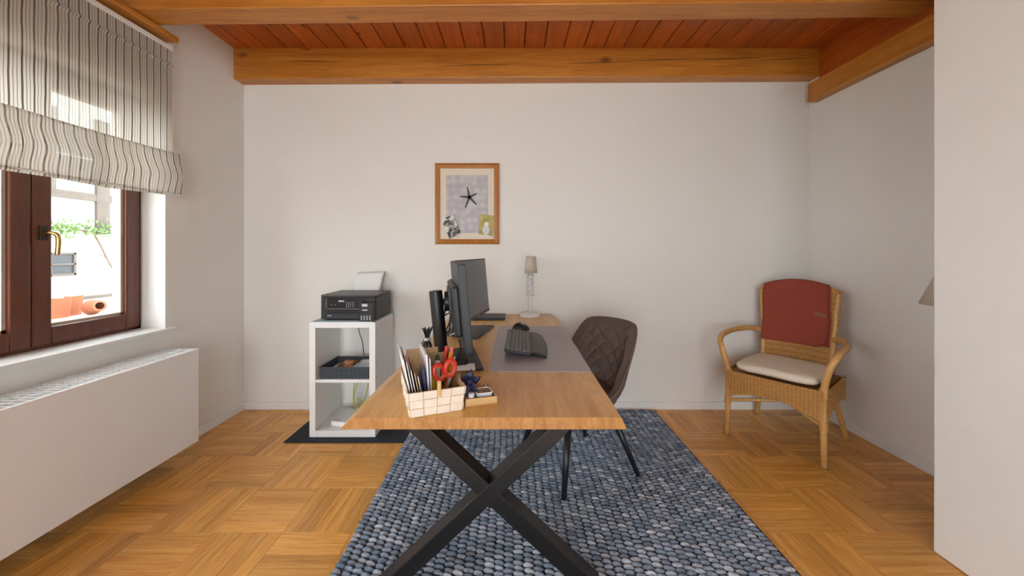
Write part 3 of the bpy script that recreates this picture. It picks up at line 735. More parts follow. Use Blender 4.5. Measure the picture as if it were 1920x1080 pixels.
for k in range(4): MB().box(px1-0.088+k*0.019, py0-0.0372, pz0+0.008, px1-0.078+k*0.019, py0-0.035, pz0+0.040).build('ink_window', M['grey'], it, bevel=0.001)
MB().box(px1-0.0005, py0+0.10, pz0+0.035, px1+0.0008, py0+0.20, pz0+0.060).build('side_plate', M['dgrey'], pr_)
def text(s, name, size, loc, mat, parent, rot=(R(90), 0, 0), bold=0.0):
    cu = bpy.data.curves.new(name, 'FONT'); cu.body = s; cu.size = size; cu.extrude = 0.0003; cu.offset = bold; cu.align_x = 'CENTER'
    t = bpy.data.objects.new(name, cu)
    me = bpy.data.meshes.new_from_object(t); bpy.data.objects.remove(t)
    Mx = Matrix.Translation(loc) @ Matrix.Rotation(rot[2], 4, 'Z') @ Matrix.Rotation(rot[0], 4, 'X')
    me.transform(WM[parent].inverted() @ Mx)
    o = bpy.data.objects.new(name, me); COL.objects.link(o); o.parent = parent; me.materials.append(mat); WM[o] = WM[parent]
    return o
text('EPSON', 'logo', 0.0125, (px0+0.146, py0-0.0108, pz0+0.1285), M['paper'], pn, bold=0.0006)
# rear feed sheet standing behind the printer
def sheet_fn(u, v): return (-1.205+0.195*u+0.020*v*u, 2.872+0.055*v*v+0.01*v, pz1-0.03+0.17*v*(0.93+0.07*u))
tag(MB().grid(sheet_fn, 8, 10).build('paper_sheet', M['paper'], solid=0.0006, smooth=True), 'white paper sheet standing in the rear feed of the black printer', 'paper')

# ------------------------------------------------------------------ desk
DZ = 0.75; DY0, DY1 = 1.132, 2.962
dk = thing('desk', 'oak desk with live edges and crossed black steel legs', 'desk', (-0.085, 2.05, RUGZ))
def wav(y, s): return 0.006*math.sin(y*3.1+s)+0.003*math.sin(y*8.3+s*2)
nY = 40; vs = []; fs = []
cor = 0.085
for i in range(nY+1):
    t = i/nY; y = DY0+(DY1-DY0)*t
    e = 0.0
    if y > DY1-cor: e = cor-math.sqrt(max(0, cor**2-(y-(DY1-cor))**2))
    xl0, xr0 = -0.513+wav(y, 0)+e*0.6, 0.345+wav(y, 2)*0.7-e
    xl1, xr1 = -0.470+wav(y, 1)+e*0.6, 0.330+wav(y, 2)*0.7-e
    vs += [(xl0, y, DZ-0.036), (xl0+0.004, y, DZ-0.030), (xl1, y, DZ-0.002), (xl1+0.003, y, DZ), (xr1-0.003, y, DZ), (xr1, y, DZ-0.002), (xr0-0.002, y, DZ-0.030), (xr0, y, DZ-0.036)]
for i in range(nY):
    for k in range(8):
        a = i*8+k; b = i*8+(k+1) % 8; fs.append((a, b, b+8, a+8))
fs += [tuple(range(8))[::-1], tuple(nY*8+k for k in range(8))]
MB().add(vs, fs).build('tabletop', M['oak'], dk)
P8 = [Vector(p) for p in vs[:8]]; mx_ = sum(P8, Vector())/8
ring0 = [mx_+(p-mx_)*0.998+Vector((0, -0.0012, 0)) for p in P8]; ring1 = [p+Vector((0, 0.004, 0)) for p in ring0]
MB().add(ring0+ring1, [tuple(range(8)), tuple(range(15, 7, -1))]+[(i, (i+1) % 8, 8+(i+1) % 8, 8+i) for i in range(8)]).build('end_grain', M['endgrain'], dk)
def xleg(y):
    zb, zt, zc = RUGZ, DZ-0.036, 0.362
    for s in (-1, 1):
        b = MB(); hw = 0.041; X0, X1 = -0.083-s*0.373, -0.083+s*0.373
        yo = 0.0005*s
        b.add([(X0-hw, y-0.04+yo, zt), (X0+hw, y-0.04+yo, zt), (X0+hw, y+0.04+yo, zt), (X0-hw, y+0.04+yo, zt), (X1-hw, y-0.04+yo, zb), (X1+hw, y-0.04+yo, zb), (X1+hw, y+0.04+yo, zb), (X1-hw, y+0.04+yo, zb)],
              [(0,1,2,3), (7,6,5,4), (0,4,5,1), (1,5,6,2), (2,6,7,3), (3,7,4,0)])
        b.build('leg', M['leg_blk'], dk, bevel=0.003)
    MB().box(-0.083-0.40, y-0.04, DZ-0.042, -0.083+0.40, y+0.04, DZ-0.036).build('mounting_plate', M['leg_blk'], dk)
xleg(1.40); xleg(2.66)

# desk pad, keyboard, mouse
tag(MB().prism(rrect(-0.116, 1.557, 0.312, 2.485, 0.022), DZ, DZ+0.0025, Matrix.Rotation(R(-0.6), 4, 'Z')).build('desk_pad', M['pad']), 'grey-lilac leatherette desk pad lying on the oak desk', 'desk pad')
PZ = DZ+0.0025
kb = thing('keyboard', 'black ergonomic keyboard with palm rest on the grey-lilac pad', 'keyboard', (0.06, 1.975, PZ), R(-1.5))
def kM(): return Matrix.Translation((0.0, 0, 0.004)) @ Matrix.Rotation(R(7.5), 4, 'Y')
KM = WM[kb] @ Matrix.Translation((-0.09, 0, 0.037)) @ Matrix.Rotation(R(8.5), 4, 'Y')
MB().prism(rrect(0, -0.228, 0.135, 0.228, 0.014), -0.010, 0.004, KM).build('keyboard_body', M['black'], kb, bevel=0.003)
pal = MB()
def pal_fn(u, v):
    y = -0.228+0.456*v; bow = 0.016*math.sin(math.pi*v)
    xx = 0.132+(0.066+bow)*u
    return KM @ Vector((xx, y, 0.004-0.010*u*u+0.002*math.sin(math.pi*u)))
pal.grid(pal_fn, 8, 24).build('palm_rest', M['dgrey'], kb, solid=0.006, smooth=True)
for yy in (-0.19, 0.19): MB().box(0.008, yy-0.012, -0.034, 0.022, yy+0.012, -0.008, KM).build('foot', M['black'], kb)
ks = MB()
rowsx = [0.010, 0.030, 0.0485, 0.067, 0.0855, 0.104]
for r_, xx in enumerate(rowsx):
    n = [18, 21, 21, 20, 19, 12][r_]; L_ = 0.440; step = L_/n
    for k in range(n):
        w_ = step-0.0022; y = -0.220+k*step
        if r_ == 0 and k in (4, 9, 14): continue
        h_ = 0.0145 if r_ else 0.010
        y1_ = y+w_
        x1_ = xx+h_
        ks.add([(xx, y, .004), (x1_, y, .004), (x1_, y1_, .004), (xx, y1_, .004), (xx+.0016, y+.0016, .0095), (x1_-.0016, y+.0016, .0095), (x1_-.0016, y1_-.0016, .0095), (xx+.0016, y1_-.0016, .0095)],
               [(4,5,6,7), (0,1,5,4), (1,2,6,5), (2,3,7,6), (3,0,4,7)], KM)
ks.build('keycaps', plain('grey_keycaps', (0.16, 0.163, 0.17), 0.5), kb, kind='stuff')
mo = thing('computer_mouse', 'black wireless mouse behind the keyboard on the desk pad', 'mouse', (0.055, 2.345, PZ), R(-70))
def mouse_fn(u, v):
    a = 2*math.pi*u; t = v*math.pi/2
    rx = 0.036*(1+0.10*math.cos(2*a)); ry = 0.058
    return WM[mo] @ Vector((rx*math.cos(a)*math.cos(t)**0.7, ry*math.sin(a)*math.cos(t)**0.7, 0.002+0.042*math.sin(t)*(1-0.18*math.sin(a))))
MB().grid(mouse_fn, 28, 10).build('mouse_shell', M['black'], mo, smooth=True)
MB().ell((0, 0.030, 0.036), (0.004, 0.009, 0.008), 10, 6, WM[mo]).build('scroll_wheel', M['grey'], mo, smooth=True)

# ------------------------------------------------------------------ monitors on stands
def monitor(label, cx, cy, rot, polex, lean, poley):
    t = thing('monitor', label, 'monitor', (cx, cy, DZ), rot, 'pair of monitors on the desk')
    Wm = WM[t]
    tl = Wm @ Matrix.Translation((0, 0, 0.27)) @ Matrix.Rotation(R(-5), 4, 'X')
    MB().box(-0.270, -0.012, -0.178, 0.270, 0.020, 0.178, tl).build('panel_housing', M['dgrey'], t, bevel=0.004)
    MB().box(-0.262, -0.0135, -0.160, 0.262, -0.0115, 0.170, tl).build('screen', M['screen'], t)
    MB().box(-0.268, -0.0145, -0.177, 0.268, -0.0115, -0.161, tl).build('bezel', M['black'], t, bevel=0.001)
    MB().box(-0.012, -0.0152, -0.172, 0.012, -0.0140, -0.167, tl).build('maker_mark', M['lgrey'], t)
    MB().box(-0.19, 0.018, -0.125, 0.19, 0.048, 0.085, tl).build('rear_housing', M['black'], t, bevel=0.008)
    MB().box(-0.06, 0.046, -0.05, 0.06, 0.058, 0.07, tl).build('mount_plate', M['leg_blk'], t, bevel=0.003)
    MB().prism([(-0.185, -0.080), (0.185, -0.080), (0.185, -0.055), (0.12, 0.165), (-0.12, 0.165), (-0.185, -0.055)], 0.0, 0.011, Wm).build('base_plate', M['black'], t, bevel=0.003)
    MB().box(-0.155, -0.070, 0.0105, 0.155, -0.062, 0.0125, Wm).build('base_groove', M['dgrey'], t)
    MB().tube([Wm @ Vector((polex, poley, 0.010)), Wm @ Vector((polex+lean[0], poley+lean[1], 0.322))], 0.029, 24).build('pole', M['leg_blk'], t, bevel=0.003, smooth=False)
    MB().bar(Wm @ Vector((polex+lean[0]*.85, poley-0.01, 0.27)), Wm @ Vector((0, 0.055, 0.27)), 0.035, 0.030).build('arm', M['black'], t, bevel=0.003)
    MB().tube([Wm @ Vector((0, 0.052, 0.27)), Wm @ Vector((0, 0.075, 0.27))], 0.045, 20).build('swivel_disc', M['black'], t)
    return t
m_near = monitor('black monitor beside the pen basket, seen edge-on with its back to the window', -0.235, 1.735, R(102.3), -0.03, (0.0, 0.030), 0.085)
m_far = monitor('black monitor near the lamp with its grey screen showing', -0.235, 2.315, R(78.5), 0.03, (0, 0.02), 0.12)
# cables behind the near monitor
for i, pts in enumerate(([(-0.30, 1.80, 1.00), (-0.335, 1.80, 0.93), (-0.315, 1.79, 0.875), (-0.295, 1.80, 0.93), (-0.305, 1.82, 1.0)],
                         [(-0.305, 1.77, 0.99), (-0.33, 1.77, 0.90), (-0.30, 1.775, 0.865), (-0.288, 1.77, 0.94)])):
    cable('monitor_cable', ['black cable loop hanging behind the monitor beside the pen basket', 'shorter black cable loop hanging close to the back of the near monitor'][i], pts, 0.0035, M['black'])
cable('monitor_cable', 'black cable running from the monitor backs down to the window side of the desk', [(-0.29, 2.05, 0.93), (-0.37, 1.98, 0.90), (-0.43, 1.93, 0.83), (-0.46, 1.92, 0.765), (-0.43, 1.90, 0.756), (-0.40, 1.86, 0.756)], 0.0035, M['black'])
cable('monitor_cable', 'thick black cable bending from the near monitor to the desk', [(-0.235, 1.66, 0.86), (-0.222, 1.63, 0.83), (-0.238, 1.60, 0.785), (-0.262, 1.585, 0.758), (-0.30, 1.575, 0.756)], 0.004, M['black'])
cable('monitor_cable', 'pale grey cable between the monitor stands', [(-0.33, 2.0, 0.80), (-0.27, 2.02, 0.83), (-0.25, 2.08, 0.86)], 0.004, M['lgrey'])
bn = thing('cable_bundle', 'bunch of black cables tied together beside the monitor pole', 'cable', (-0.40, 1.78, DZ))
for k in range(7):
    a = k*0.9
    MB().tube(spline([(-0.40+0.012*math.cos(a), 1.78+0.012*math.sin(a), DZ+0.004), (-0.40+0.02*math.cos(a), 1.78+0.02*math.sin(a), DZ+0.05), (-0.40+0.006*math.cos(a), 1.78+0.006*math.sin(a), DZ+0.085), (-0.40+0.022*math.cos(a+.5), 1.78+0.022*math.sin(a+.5), DZ+0.135)], 5), 0.004, 6).build('cable_strand', M['black'], bn, smooth=True)
MB().lathe([(0.016, 0), (0.016, 0.012)], (-0.40, 1.78, DZ+0.078), 12).build('cable_tie', M['lgrey'], bn)
tag(MB().box(-0.285, 2.70, DZ, -0.05, 2.90, DZ+0.018).build('closed_laptop', M['dgrey'], bevel=0.004), 'closed dark grey laptop at the wall end of the desk', 'laptop')
sheet('note_paper', 'white note paper lying at the foot of the near monitor stand', 'paper', -0.205, 1.575, DZ+0.0125, 0.10, 0.09, R(8), M['paper'], 0.002)
tag(MB().prism(rrect(-0.045, -0.03, 0.045, 0.03, 0.02), 0, 0.028, Matrix.Translation((-0.235, 1.62, DZ+0.0125)) @ Matrix.Rotation(R(20), 4, 'Z')).build('power_adapter', M['black'], bevel=0.006), 'small black rounded adapter under the near monitor', 'adapter')

# ------------------------------------------------------------------ desk lamp with glass beads
lp = thing('table_lamp', 'white table lamp with glass bead stem and beige shade on the desk', 'lamp', (0.138, 2.872, DZ))
LX, LY = 0.138, 2.872
MB().lathe([(0.0, 0), (0.075, 0), (0.077, 0.006), (0.075, 0.022), (0.066, 0.027), (0.0, 0.028)], (LX, LY, DZ), 32).build('lamp_base', M['white'], lp, smooth=False, bevel=0.002)
MB().cyl((LX, LY, DZ+0.026), (LX, LY, DZ+0.345), 0.0115).build('pole', M['white'], lp, smooth=True)
bd = 0
for k in range(7):
    zz = DZ+0.165+k*0.024
    for a in range(5):
        an = a*2*math.pi/5+k*0.6; rr = 0.020 if k % 2 else 0.026
        MB().ell((LX+rr*math.cos(an), LY+rr*math.sin(an), zz), (0.0075, 0.0075, 0.0105), 8, 6).build('glass_bead', M['crystal'], lp, smooth=True)
MB().lathe([(0.049, 0.0), (0.0355, 0.125), (0.0345, 0.125), (0.048, 0.0)], (LX+0.006, LY, DZ+0.332), 32).build('lamp_shade', M['shade'], lp, smooth=True)
MB().lathe([(0.0, 0.0), (0.030, 0.0)], (LX+0.006, LY, DZ+0.452), 24).build('shade_top', M['shadein'], lp)
MB().ell((LX+0.003, LY, DZ+0.352), (0.018, 0.018, 0.026), 12, 8).build('bulb', M['paper'], lp, smooth=True)
cable('lamp_cable', 'thin pale lamp cable trailing from the white lamp to the wall', [(LX+0.07, LY+0.01, DZ+0.006), (LX+0.12, LY+0.03, DZ+0.012), (LX+0.16, LY+0.06, DZ+0.004), (LX+0.165, LY+0.085, DZ+0.003)], 0.002, M['lgrey'])

# ------------------------------------------------------------------ woven pen basket
bk_loc = (-0.274, 1.270, DZ); bk_rot = R(21)
bk = thing('woven_basket', 'white-washed woven chip basket full of envelopes and pens at the desk corner', 'basket', bk_loc, bk_rot)
Bm = WM[bk]
bw, bd_, bh = 0.078, 0.122, 0.078
def bside(face, t, z):           # point on the flared wall, t in -1..1, z 0..1
    fl = 1+0.10*z
    return {'f': (t*bw*fl, -bd_*fl, z*bh), 'b': (t*bw*fl, bd_*fl, z*bh), 'l': (-bw*fl, t*bd_*fl, z*bh), 'r': (bw*fl, t*bd_*fl, z*bh)}[face]
nrmv = {'f': (0, -1), 'b': (0, 1), 'l': (-1, 0), 'r': (1, 0)}
for fc in 'fblr':
    n = 4 if fc in 'fb' else 6; rws = 3
    q = MB().grid(lambda u, v: Bm @ Vector(bside(fc, -1+2*u, v)), 2, 2)
    q.build('basket_wall', M['kraft'], bk, solid=0.002)
    for r_ in range(rws):
        for c_ in range(n):
            o_ = 0.0042 if (r_+c_) % 2 == 0 else 0.0012
            t0, t1 = -1+2*c_/n+0.012, -1+2*(c_+1)/n-0.012; z0, z1 = (r_+0.03)/rws, (r_+0.97)/rws
            nx_, ny_ = nrmv[fc]
            P = [Vector(bside(fc, t, z)) for t, z in ((t0, z0), (t1, z0), (t1, z1), (t0, z1))]
            D = Vector((nx_*o_, ny_*o_, 0))
            MB().add([Bm @ p for p in P]+[Bm @ (p+D) for p in P], [(0,1,2,3), (4,5,6,7), (0,1,5,4), (1,2,6,5), (2,3,7,6), (3,0,4,7)]).build('chip_strip', M['basketw'], bk, bevel=0.0007, seg=1)
MB().box(-bw, -bd_, 0.0005, bw, bd_, 0.003, Bm).build('basket_floor', M['basketw'], bk)
def inb(name, label, cat, lx, ly, w, d, h, tx, ty_, mat, z0=0.006, rz=0.0, group=None):
    Mx = Bm @ Matrix.Translation((lx, ly, z0)) @ Matrix.Rotation(rz, 4, 'Z') @ Matrix.Rotation(tx, 4, 'X') @ Matrix.Rotation(ty_, 4, 'Y')
    return tag(MB().box(-w/2, -d/2, 0, w/2, d/2, h, Mx).build(name, mat), label, cat, group)
env = [(-0.066, 0.205, 0.150, M['paper'], 'white envelope leaning on the outer wall of the woven basket'), (-0.058, 0.20, 0.142, M['paper2'], 'pale grey envelope behind the outermost white one in the woven basket'),
       (-0.050, 0.19, 0.115, M['paper'], 'low white envelope in the woven basket'), (-0.041, 0.19, 0.108, M['kraft'], 'brown kraft envelope in the woven basket'), (-0.033, 0.18, 0.095, M['paper2'], 'short grey-white envelope beside the dark booklet')]
for lx, w_, h_, mt, lab in env: inb('envelope', lab, 'envelope', lx, -0.002, 0.003, w_, h_*1.12, 0, R(-11), mt, group='envelopes in the woven basket')
inb('booklet', 'dark navy booklet with pale lettering standing in the woven basket', 'booklet', -0.022, -0.045, 0.008, 0.055, 0.118, 0, R(-6), M['blue'])
inb('notepad', 'tall white notepad bundle standing in the middle of the woven basket', 'notepad', -0.012, 0.015, 0.006, 0.15, 0.165, R(2), R(-4), M['paper'])
inb('notepad', 'thin grey notepad beside the tall white one in the woven basket', 'notepad', -0.004, 0.015, 0.004, 0.14, 0.150, R(2), R(-3), M['paper2'])
inb('kraft_card', 'broad kraft card standing at the back of the woven basket', 'card', -0.01, 0.118, 0.115, 0.003, 0.135, R(-8), 0, M['kraft'])
inb('olive_card', 'olive green card standing in front of the kraft card', 'card', 0.034, 0.105, 0.075, 0.003, 0.118, R(-8), 0, M['olive'])
def pen(name, label, cat, lx, ly, L_, r, tx, ty_, mat, tip=None):
    d = Vector((math.sin(ty_), math.sin(tx), 1)).normalized()
    p0 = Vector((lx, ly, 0.006)); t = thing(name, label, cat, tuple(Bm @ p0))
    MB().cyl(Bm @ p0, Bm @ (p0+d*L_), r, n=10).build('barrel', mat, t, smooth=False)
    if tip: MB().cyl(Bm @ (p0+d*L_), Bm @ (p0+d*(L_+0.018)), r*0.95, r*0.5, n=10).build('pen_cap', tip, t)
    return t
pen('highlighter', 'yellow highlighter standing in the woven basket', 'pen', 0.012, 0.0, 0.102, 0.011, 0.0, -0.10, M['yellow'])
pen('ballpoint_pen', 'dark blue ballpoint pen standing in the woven basket', 'pen', 0.024, 0.03, 0.135, 0.0045, 0, -0.22, M['blue'])
pen('marker_pen', 'red and orange marker standing tall in the woven basket', 'pen', 0.054, 0.055, 0.135, 0.0085, 0, 0.22, M['orange'], M['red'])
pen('marker_pen', 'thick red marker standing upright in the woven basket', 'pen', 0.046, 0.075, 0.150, 0.007, 0, 0.16, M['red'])
pen('pencil', 'yellow pencil leaning to the rim of the woven basket', 'pencil', 0.044, 0.02, 0.125, 0.0042, 0.1, 0.38, M['yellow'], M['black'])
pen('pencil', 'orange pencil leaning beside the yellow pencil', 'pencil', 0.042, 0.0, 0.115, 0.0042, 0.1, 0.36, M['orange'], M['lgrey'])
pen('felt_pen', 'black felt pen leaning out over the desk from the woven basket', 'pen', 0.042, 0.045, 0.140, 0.005, 0.15, 0.42, M['black'])
pen('glue_stick', 'black and white glue stick standing in the woven basket', 'glue stick', 0.034, 0.065, 0.105, 0.009, 0, 0.0, M['paper'], M['black'])
sc_ = thing('scissors', 'scissors with two red ring handles stuck in the woven basket', 'scissors', tuple(Bm @ Vector((0.035, -0.035, 0.006))))
for s, (hx_, hz_, tl_) in enumerate(((0.022, 0.098, -0.35), (0.056, 0.112, 0.15))):
    pts = []
    for k in range(20):
        a = 2*math.pi*k/20; lx = 0.017*math.cos(a); lz = 0.026*math.sin(a)
        pts.append(Bm @ Vector((hx_+lx*math.cos(tl_)+lz*math.sin(tl_), -0.035-0.012*s+0.3*lx, hz_-lx*math.sin(tl_)+lz*math.cos(tl_))))
    ho = MB().tube(pts, 0.0075, 10, closed=True).build('handle', M['red'], sc_, smooth=True)
    MB().tube([p.lerp(sum(pts, Vector())/20, 0.22) for p in pts], 0.0035, 8, closed=True).build('grip_lining', M['kraft'], ho, smooth=True)
    MB().bar(Bm @ Vector((hx_+0.004, -0.037, hz_-0.028)), Bm @ Vector((0.036+0.004*s, -0.037, 0.010)), 0.010, 0.002, up=(0, 1, 0)).build('blade', M['steel'], sc_)
cp = thing('clothes_peg', 'small wooden clothes peg clipped on the front of the woven basket', 'peg', tuple(Bm @ Vector((0.0, -bd_*1.1, 0.06))))
for s in (-1, 1): MB().box(-0.005, -bd_*1.1-0.0065+s*0.004, 0.058, 0.005, -bd_*1.1-0.0025+s*0.004, 0.106, Bm @ Matrix.Translation((0.004, 0, 0))).build('peg_half', M['traywood'], cp, bevel=0.0008)

# little wooden tray with tin and ribbon flower
TM = Matrix.Translation((-0.118, 1.285, DZ)) @ Matrix.Rotation(R(17), 4, 'Z')
wt = thing('wooden_tray', 'small pale wooden tray beside the woven basket', 'tray', (-0.118, 1.285, DZ), R(17))
tw, td, th_ = 0.052, 0.068, 0.024
MB().box(-tw, -td, 0.0005, tw, td, 0.004, TM).build('tray_floor', M['traywood'], wt)
for a in ((-tw, -td, tw, -td+0.005), (-tw, td-0.005, tw, td), (-tw, -td+0.005, -tw+0.005, td-0.005), (tw-0.005, -td+0.005, tw, td-0.005)):
    MB().box(a[0], a[1], 0.004, a[2], a[3], th_, TM).build('tray_side', M['traywood'], wt, bevel=0.001)
tn = thing('metal_tin', 'small open square tin of paper clips in the wooden tray', 'tin', tuple(TM @ Vector((0.012, -0.022, 0.004))))
q = MB().prism(rrect(-0.012, -0.050, 0.042, 0.0, 0.010), 0.0045, 0.030, TM).build('tin_body', M['lgrey'], tn)
MB().tube([TM @ Vector((x_, y_, 0.031)) for x_, y_ in rrect(-0.012, -0.050, 0.042, 0.0, 0.010)], 0.002, 6, closed=True).build('tin_rim', M['paper'], tn)
MB().prism(rrect(-0.008, -0.046, 0.038, -0.004, 0.008), 0.030, 0.0308, TM).build('clip_filling', print_mat('clips', [(0.4, (0.05, 0.045, 0.03)), (0.6, (0.45, 0.38, 0.2))], 160, 1.0), tn)
rf = thing('ribbon_flower', 'dark navy ribbon flower lying on the wooden tray and basket', 'ribbon', tuple(TM @ Vector((-0.03, -0.01, 0.03))))
for k in range(6):
    a = k*math.pi/3+0.3; c_ = TM @ Vector((-0.032, -0.012, 0.062))
    d = Vector((math.cos(a), 0.35*math.sin(a)-0.2, math.sin(a))).normalized()
    L_ = [0.042, 0.038, 0.034, 0.040, 0.055, 0.045][k]; u_ = d.cross(Vector((0, 1, 0.2))).normalized()
    MB().grid(lambda u, v: c_+d*(L_*v)+u_*((u-0.5)*0.030*math.sin(math.pi*min(1, v*0.9+0.12)))+Vector((0, -0.006*math.sin(v*3), 0.006*math.sin(u*3.1))), 4, 6).build('petal', M['navy'], rf, solid=0.001, smooth=True)
MB().ell(tuple(TM @ Vector((-0.032, -0.02, 0.062))), (0.012, 0.010, 0.012), 10, 7).build('flower_centre', M['navy'], rf, smooth=True)
MB().tube([TM @ Vector((-0.032, -0.012, 0.062)), TM @ Vector((-0.036, -0.01, 0.012))], 0.003, 6).build('ribbon_stem', M['navy'], rf)
tag(MB().cyl(TM @ Vector((-0.030, -0.048, 0.006)), TM @ Vector((-0.030, -0.048, 0.036)), 0.010, n=14).build('small_bottle', M['paper2'], bevel=0.002), 'tiny white bottle in the front corner of the wooden tray', 'bottle')
tag(MB().tube(spline([TM @ Vector(p) for p in ((0.0, 0.03, 0.010), (0.03, 0.045, 0.03), (0.035, 0.02, 0.032), (0.02, 0.01, 0.02), (0.0, 0.03, 0.01))], 6), 0.004, 6).build('rubber_band', M['kraft'], smooth=True), 'pale band curled at the back of the wooden tray', 'band')

# ------------------------------------------------------------------ picture on the back wall
pc = thing('picture_frame', 'wooden framed picture of a starfish on sand hanging on the back wall', 'picture', (-0.352, YB-0.02, 1.30))
def PP(px, py, y): return ((px-960)*YB/FPX, y, 1.25-(py-470)*YB/FPX)
ox0, _, oz1 = PP(816.5, 307, 0); ox1, _, oz0 = PP(936, 458, 0)
fwid = 0.040
def fbar(a, b, c, d):
    # mitred moulding piece from outer a-b to inner c-d
    yb, yo, yi = YB-0.002, YB-0.026, YB-0.018
    v = [(a[0], yb, a[1]), (b[0], yb, b[1]), (d[0], yb, d[1]), (c[0], yb, c[1])]
    mid_a = (a[0]*.55+c[0]*.45, a[1]*.55+c[1]*.45); mid_b = (b[0]*.55+d[0]*.45, b[1]*.55+d[1]*.45)
    v += [(a[0], yo+.006, a[1]), (b[0], yo+.006, b[1]), (mid_b[0], yo, mid_b[1]), (mid_a[0], yo, mid_a[1]), (d[0], yi, d[1]), (c[0], yi, c[1])]
    MB().add(v, [(0,1,2,3), (0,1,5,4), (4,5,6,7), (7,6,8,9), (9,8,2,3), (0,4,7,9,3), (1,5,6,8,2)]).build('frame_bar', M['frame_wood'], pc)
o4 = [(ox0, oz0), (ox1, oz0), (ox1, oz1), (ox0, oz1)]; i4 = [(ox0+fwid, oz0+fwid), (ox1-fwid, oz0+fwid), (ox1-fwid, oz1-fwid), (ox0+fwid, oz1-fwid)]
for k in range(4): fbar(o4[k], o4[(k+1) % 4], i4[k], i4[(k+1) % 4])
MB().box(ox0+0.03, YB-0.012, oz0+0.03, ox1-0.03, YB-0.008, oz1-0.03).build('mount', M['mount'], pc)
a = PP(837, 437, 0); b = PP(915, 329, 0)
MB().box(a[0], YB-0.0135, a[2], b[0], YB-0.0118, b[2]).build('print', M['print_dune'], pc)
c0 = PP(880.5, 370, 0); arms = [((876.5, 350), 2.2), ((895, 363), 2.3), ((894.5, 385), 2.5), ((872.5, 391), 2.2), ((862, 369), 2.3)]
for (ex, ey), wpx in arms:
    e = PP(ex, ey, 0); d = Vector((e[0]-c0[0], 0, e[2]-c0[2])); n_ = Vector((-d.z, 0, d.x)).normalized(); w0 = wpx*YB/FPX
    base_ = Vector((c0[0], YB-0.0148, c0[2]))
    vs = [base_-n_*w0*1.1-d*0.08, base_+n_*w0*1.1-d*0.08, base_+d*0.9+n_*w0*0.55, base_+d, base_+d*0.9-n_*w0*0.55]
    MB().add(vs+[p+Vector((0, 0.001, 0)) for p in vs], [(0,1,2,3,4), (5,6,7,8,9)]+[(i, (i+1) % 5, 5+(i+1) % 5, 5+i) for i in range(5)]).build('starfish_arm', plain('starfish_ink', (0.06, 0.052, 0.055), 0.6), pc)
def postcard(name, label, pts, mat):
    P = [PP(x_, y_, YB-0.0245) for x_, y_ in pts]
    v = [Vector(p) for p in P]+[Vector(p)+Vector((0, 0.001, 0)) for p in P]
    t = MB().add(v, [(0,1,2,3), (7,6,5,4), (0,1,5,4), (1,2,6,5), (2,3,7,6), (3,0,4,7)]).build(name, mat)
    return tag(t, label, 'postcard')
postcard('postcard', 'black and white postcard tucked in the lower corner of the starfish picture', [(828.5, 412), (850, 403), (865.5, 438), (843.5, 448)], M['print_bw'])
pg = postcard('postcard', 'olive yellow postcard with a small pale figure tucked in the starfish picture', [(901.5, 402), (926.5, 405), (923.5, 442.5), (897.5, 439)], M['print_green'])
for (cx_, cy_, rx_, ry_, mt) in ((911.5, 432, 6.5, 9, M['paper2']), (912.5, 421, 4.2, 4.6, M['paper']), (911.5, 434, 2.2, 2.5, M['ink'])):
    c_ = PP(cx_, cy_, YB-0.0252)
    MB().ell(c_, (rx_*YB/FPX, 0.0006, ry_*YB/FPX), 14, 8).build('printed_figure', mt, pg)

# ------------------------------------------------------------------ quilted desk chair
ch = thing('shell_chair', 'brown quilted shell chair with thin dark legs drawn up to the desk', 'chair', (0.37, 2.18, RUGZ), R(-65))
Cm = WM[ch]
Sm = Matrix.Translation((0.395, 2.18, RUGZ)) @ Matrix.Rotation(R(-51), 4, 'Z')      # the shell is swivelled a little on its legs
def shell_pt(phi, v, inner=0.0):
    """phi: angle round the back (0 = middle of the back, +-1.9 at the front of the wings), v 0..1 from below the seat to the rim"""
    aph = abs(phi); e = max(0.0, min(1.0, (aph-0.55)/1.10)); e = e*e*(3-2*e)
    rim = 0.796-0.012*(aph/0.6)**2*(aph < 0.6)-0.012*(aph >= 0.6)-0.345*e
    z = 0.325+(rim-0.325)*v
    k = min(1.0, max(0.0, (z-0.325)/0.16)); sw = math.sin(k*math.pi/2)
    fl_ = max(0, z-0.45)/0.37
    rx = (0.13+0.105*sw)*(1+0.17*fl_); ry = (0.13+0.090*sw)*(1+0.30*fl_)
    c, sn = math.cos(phi), math.sin(phi); p_ = 0.78
    x = rx*math.copysign(abs(sn)**p_, sn); y = ry*math.copysign(abs(c)**p_, c)-0.01+0.075*fl_
    n = Vector((sn, c, 0))
    return Sm @ (Vector((x, y, z))-n*inner)
PH = 1.80
def outer_fn(u, v): return shell_pt(-PH+2*PH*u, v)
def inner_fn(u, v):
    phi = -PH+2*PH*u; s = phi*0.235; z = v*0.45
    d = 0.082
    qa = abs(math.sin(math.pi*(s+z)/d)); qb = abs(math.sin(math.pi*(s-z)/d))
    puff = 0.019*(min(qa, qb)**0.36)
    edge = min(1, (1-v)/0.06, u/0.03, (1-u)/0.03)
    return shell_pt(phi, v, 0.010+0.022*max(0, edge)**0.5+puff*max(0, edge))
MB().grid(outer_fn, 60, 24).build('shell_back', M['chair'], ch, smooth=True)
MB().grid(inner_fn, 240, 120, flip=True).build('quilted_lining', M['chair'], ch, smooth=True)
rim_pts = [shell_pt(-PH+2*PH*i/60, 1.0, 0.006) for i in range(61)]
for k in range(1, 9): rim_pts.insert(0, shell_pt(-PH, 1-k/8, 0.006)); rim_pts.append(shell_pt(PH, 1-k/8, 0.006))
MB().tube(rim_pts, 0.0085, 8).build('rim_piping', M['chair'], ch, smooth=True)
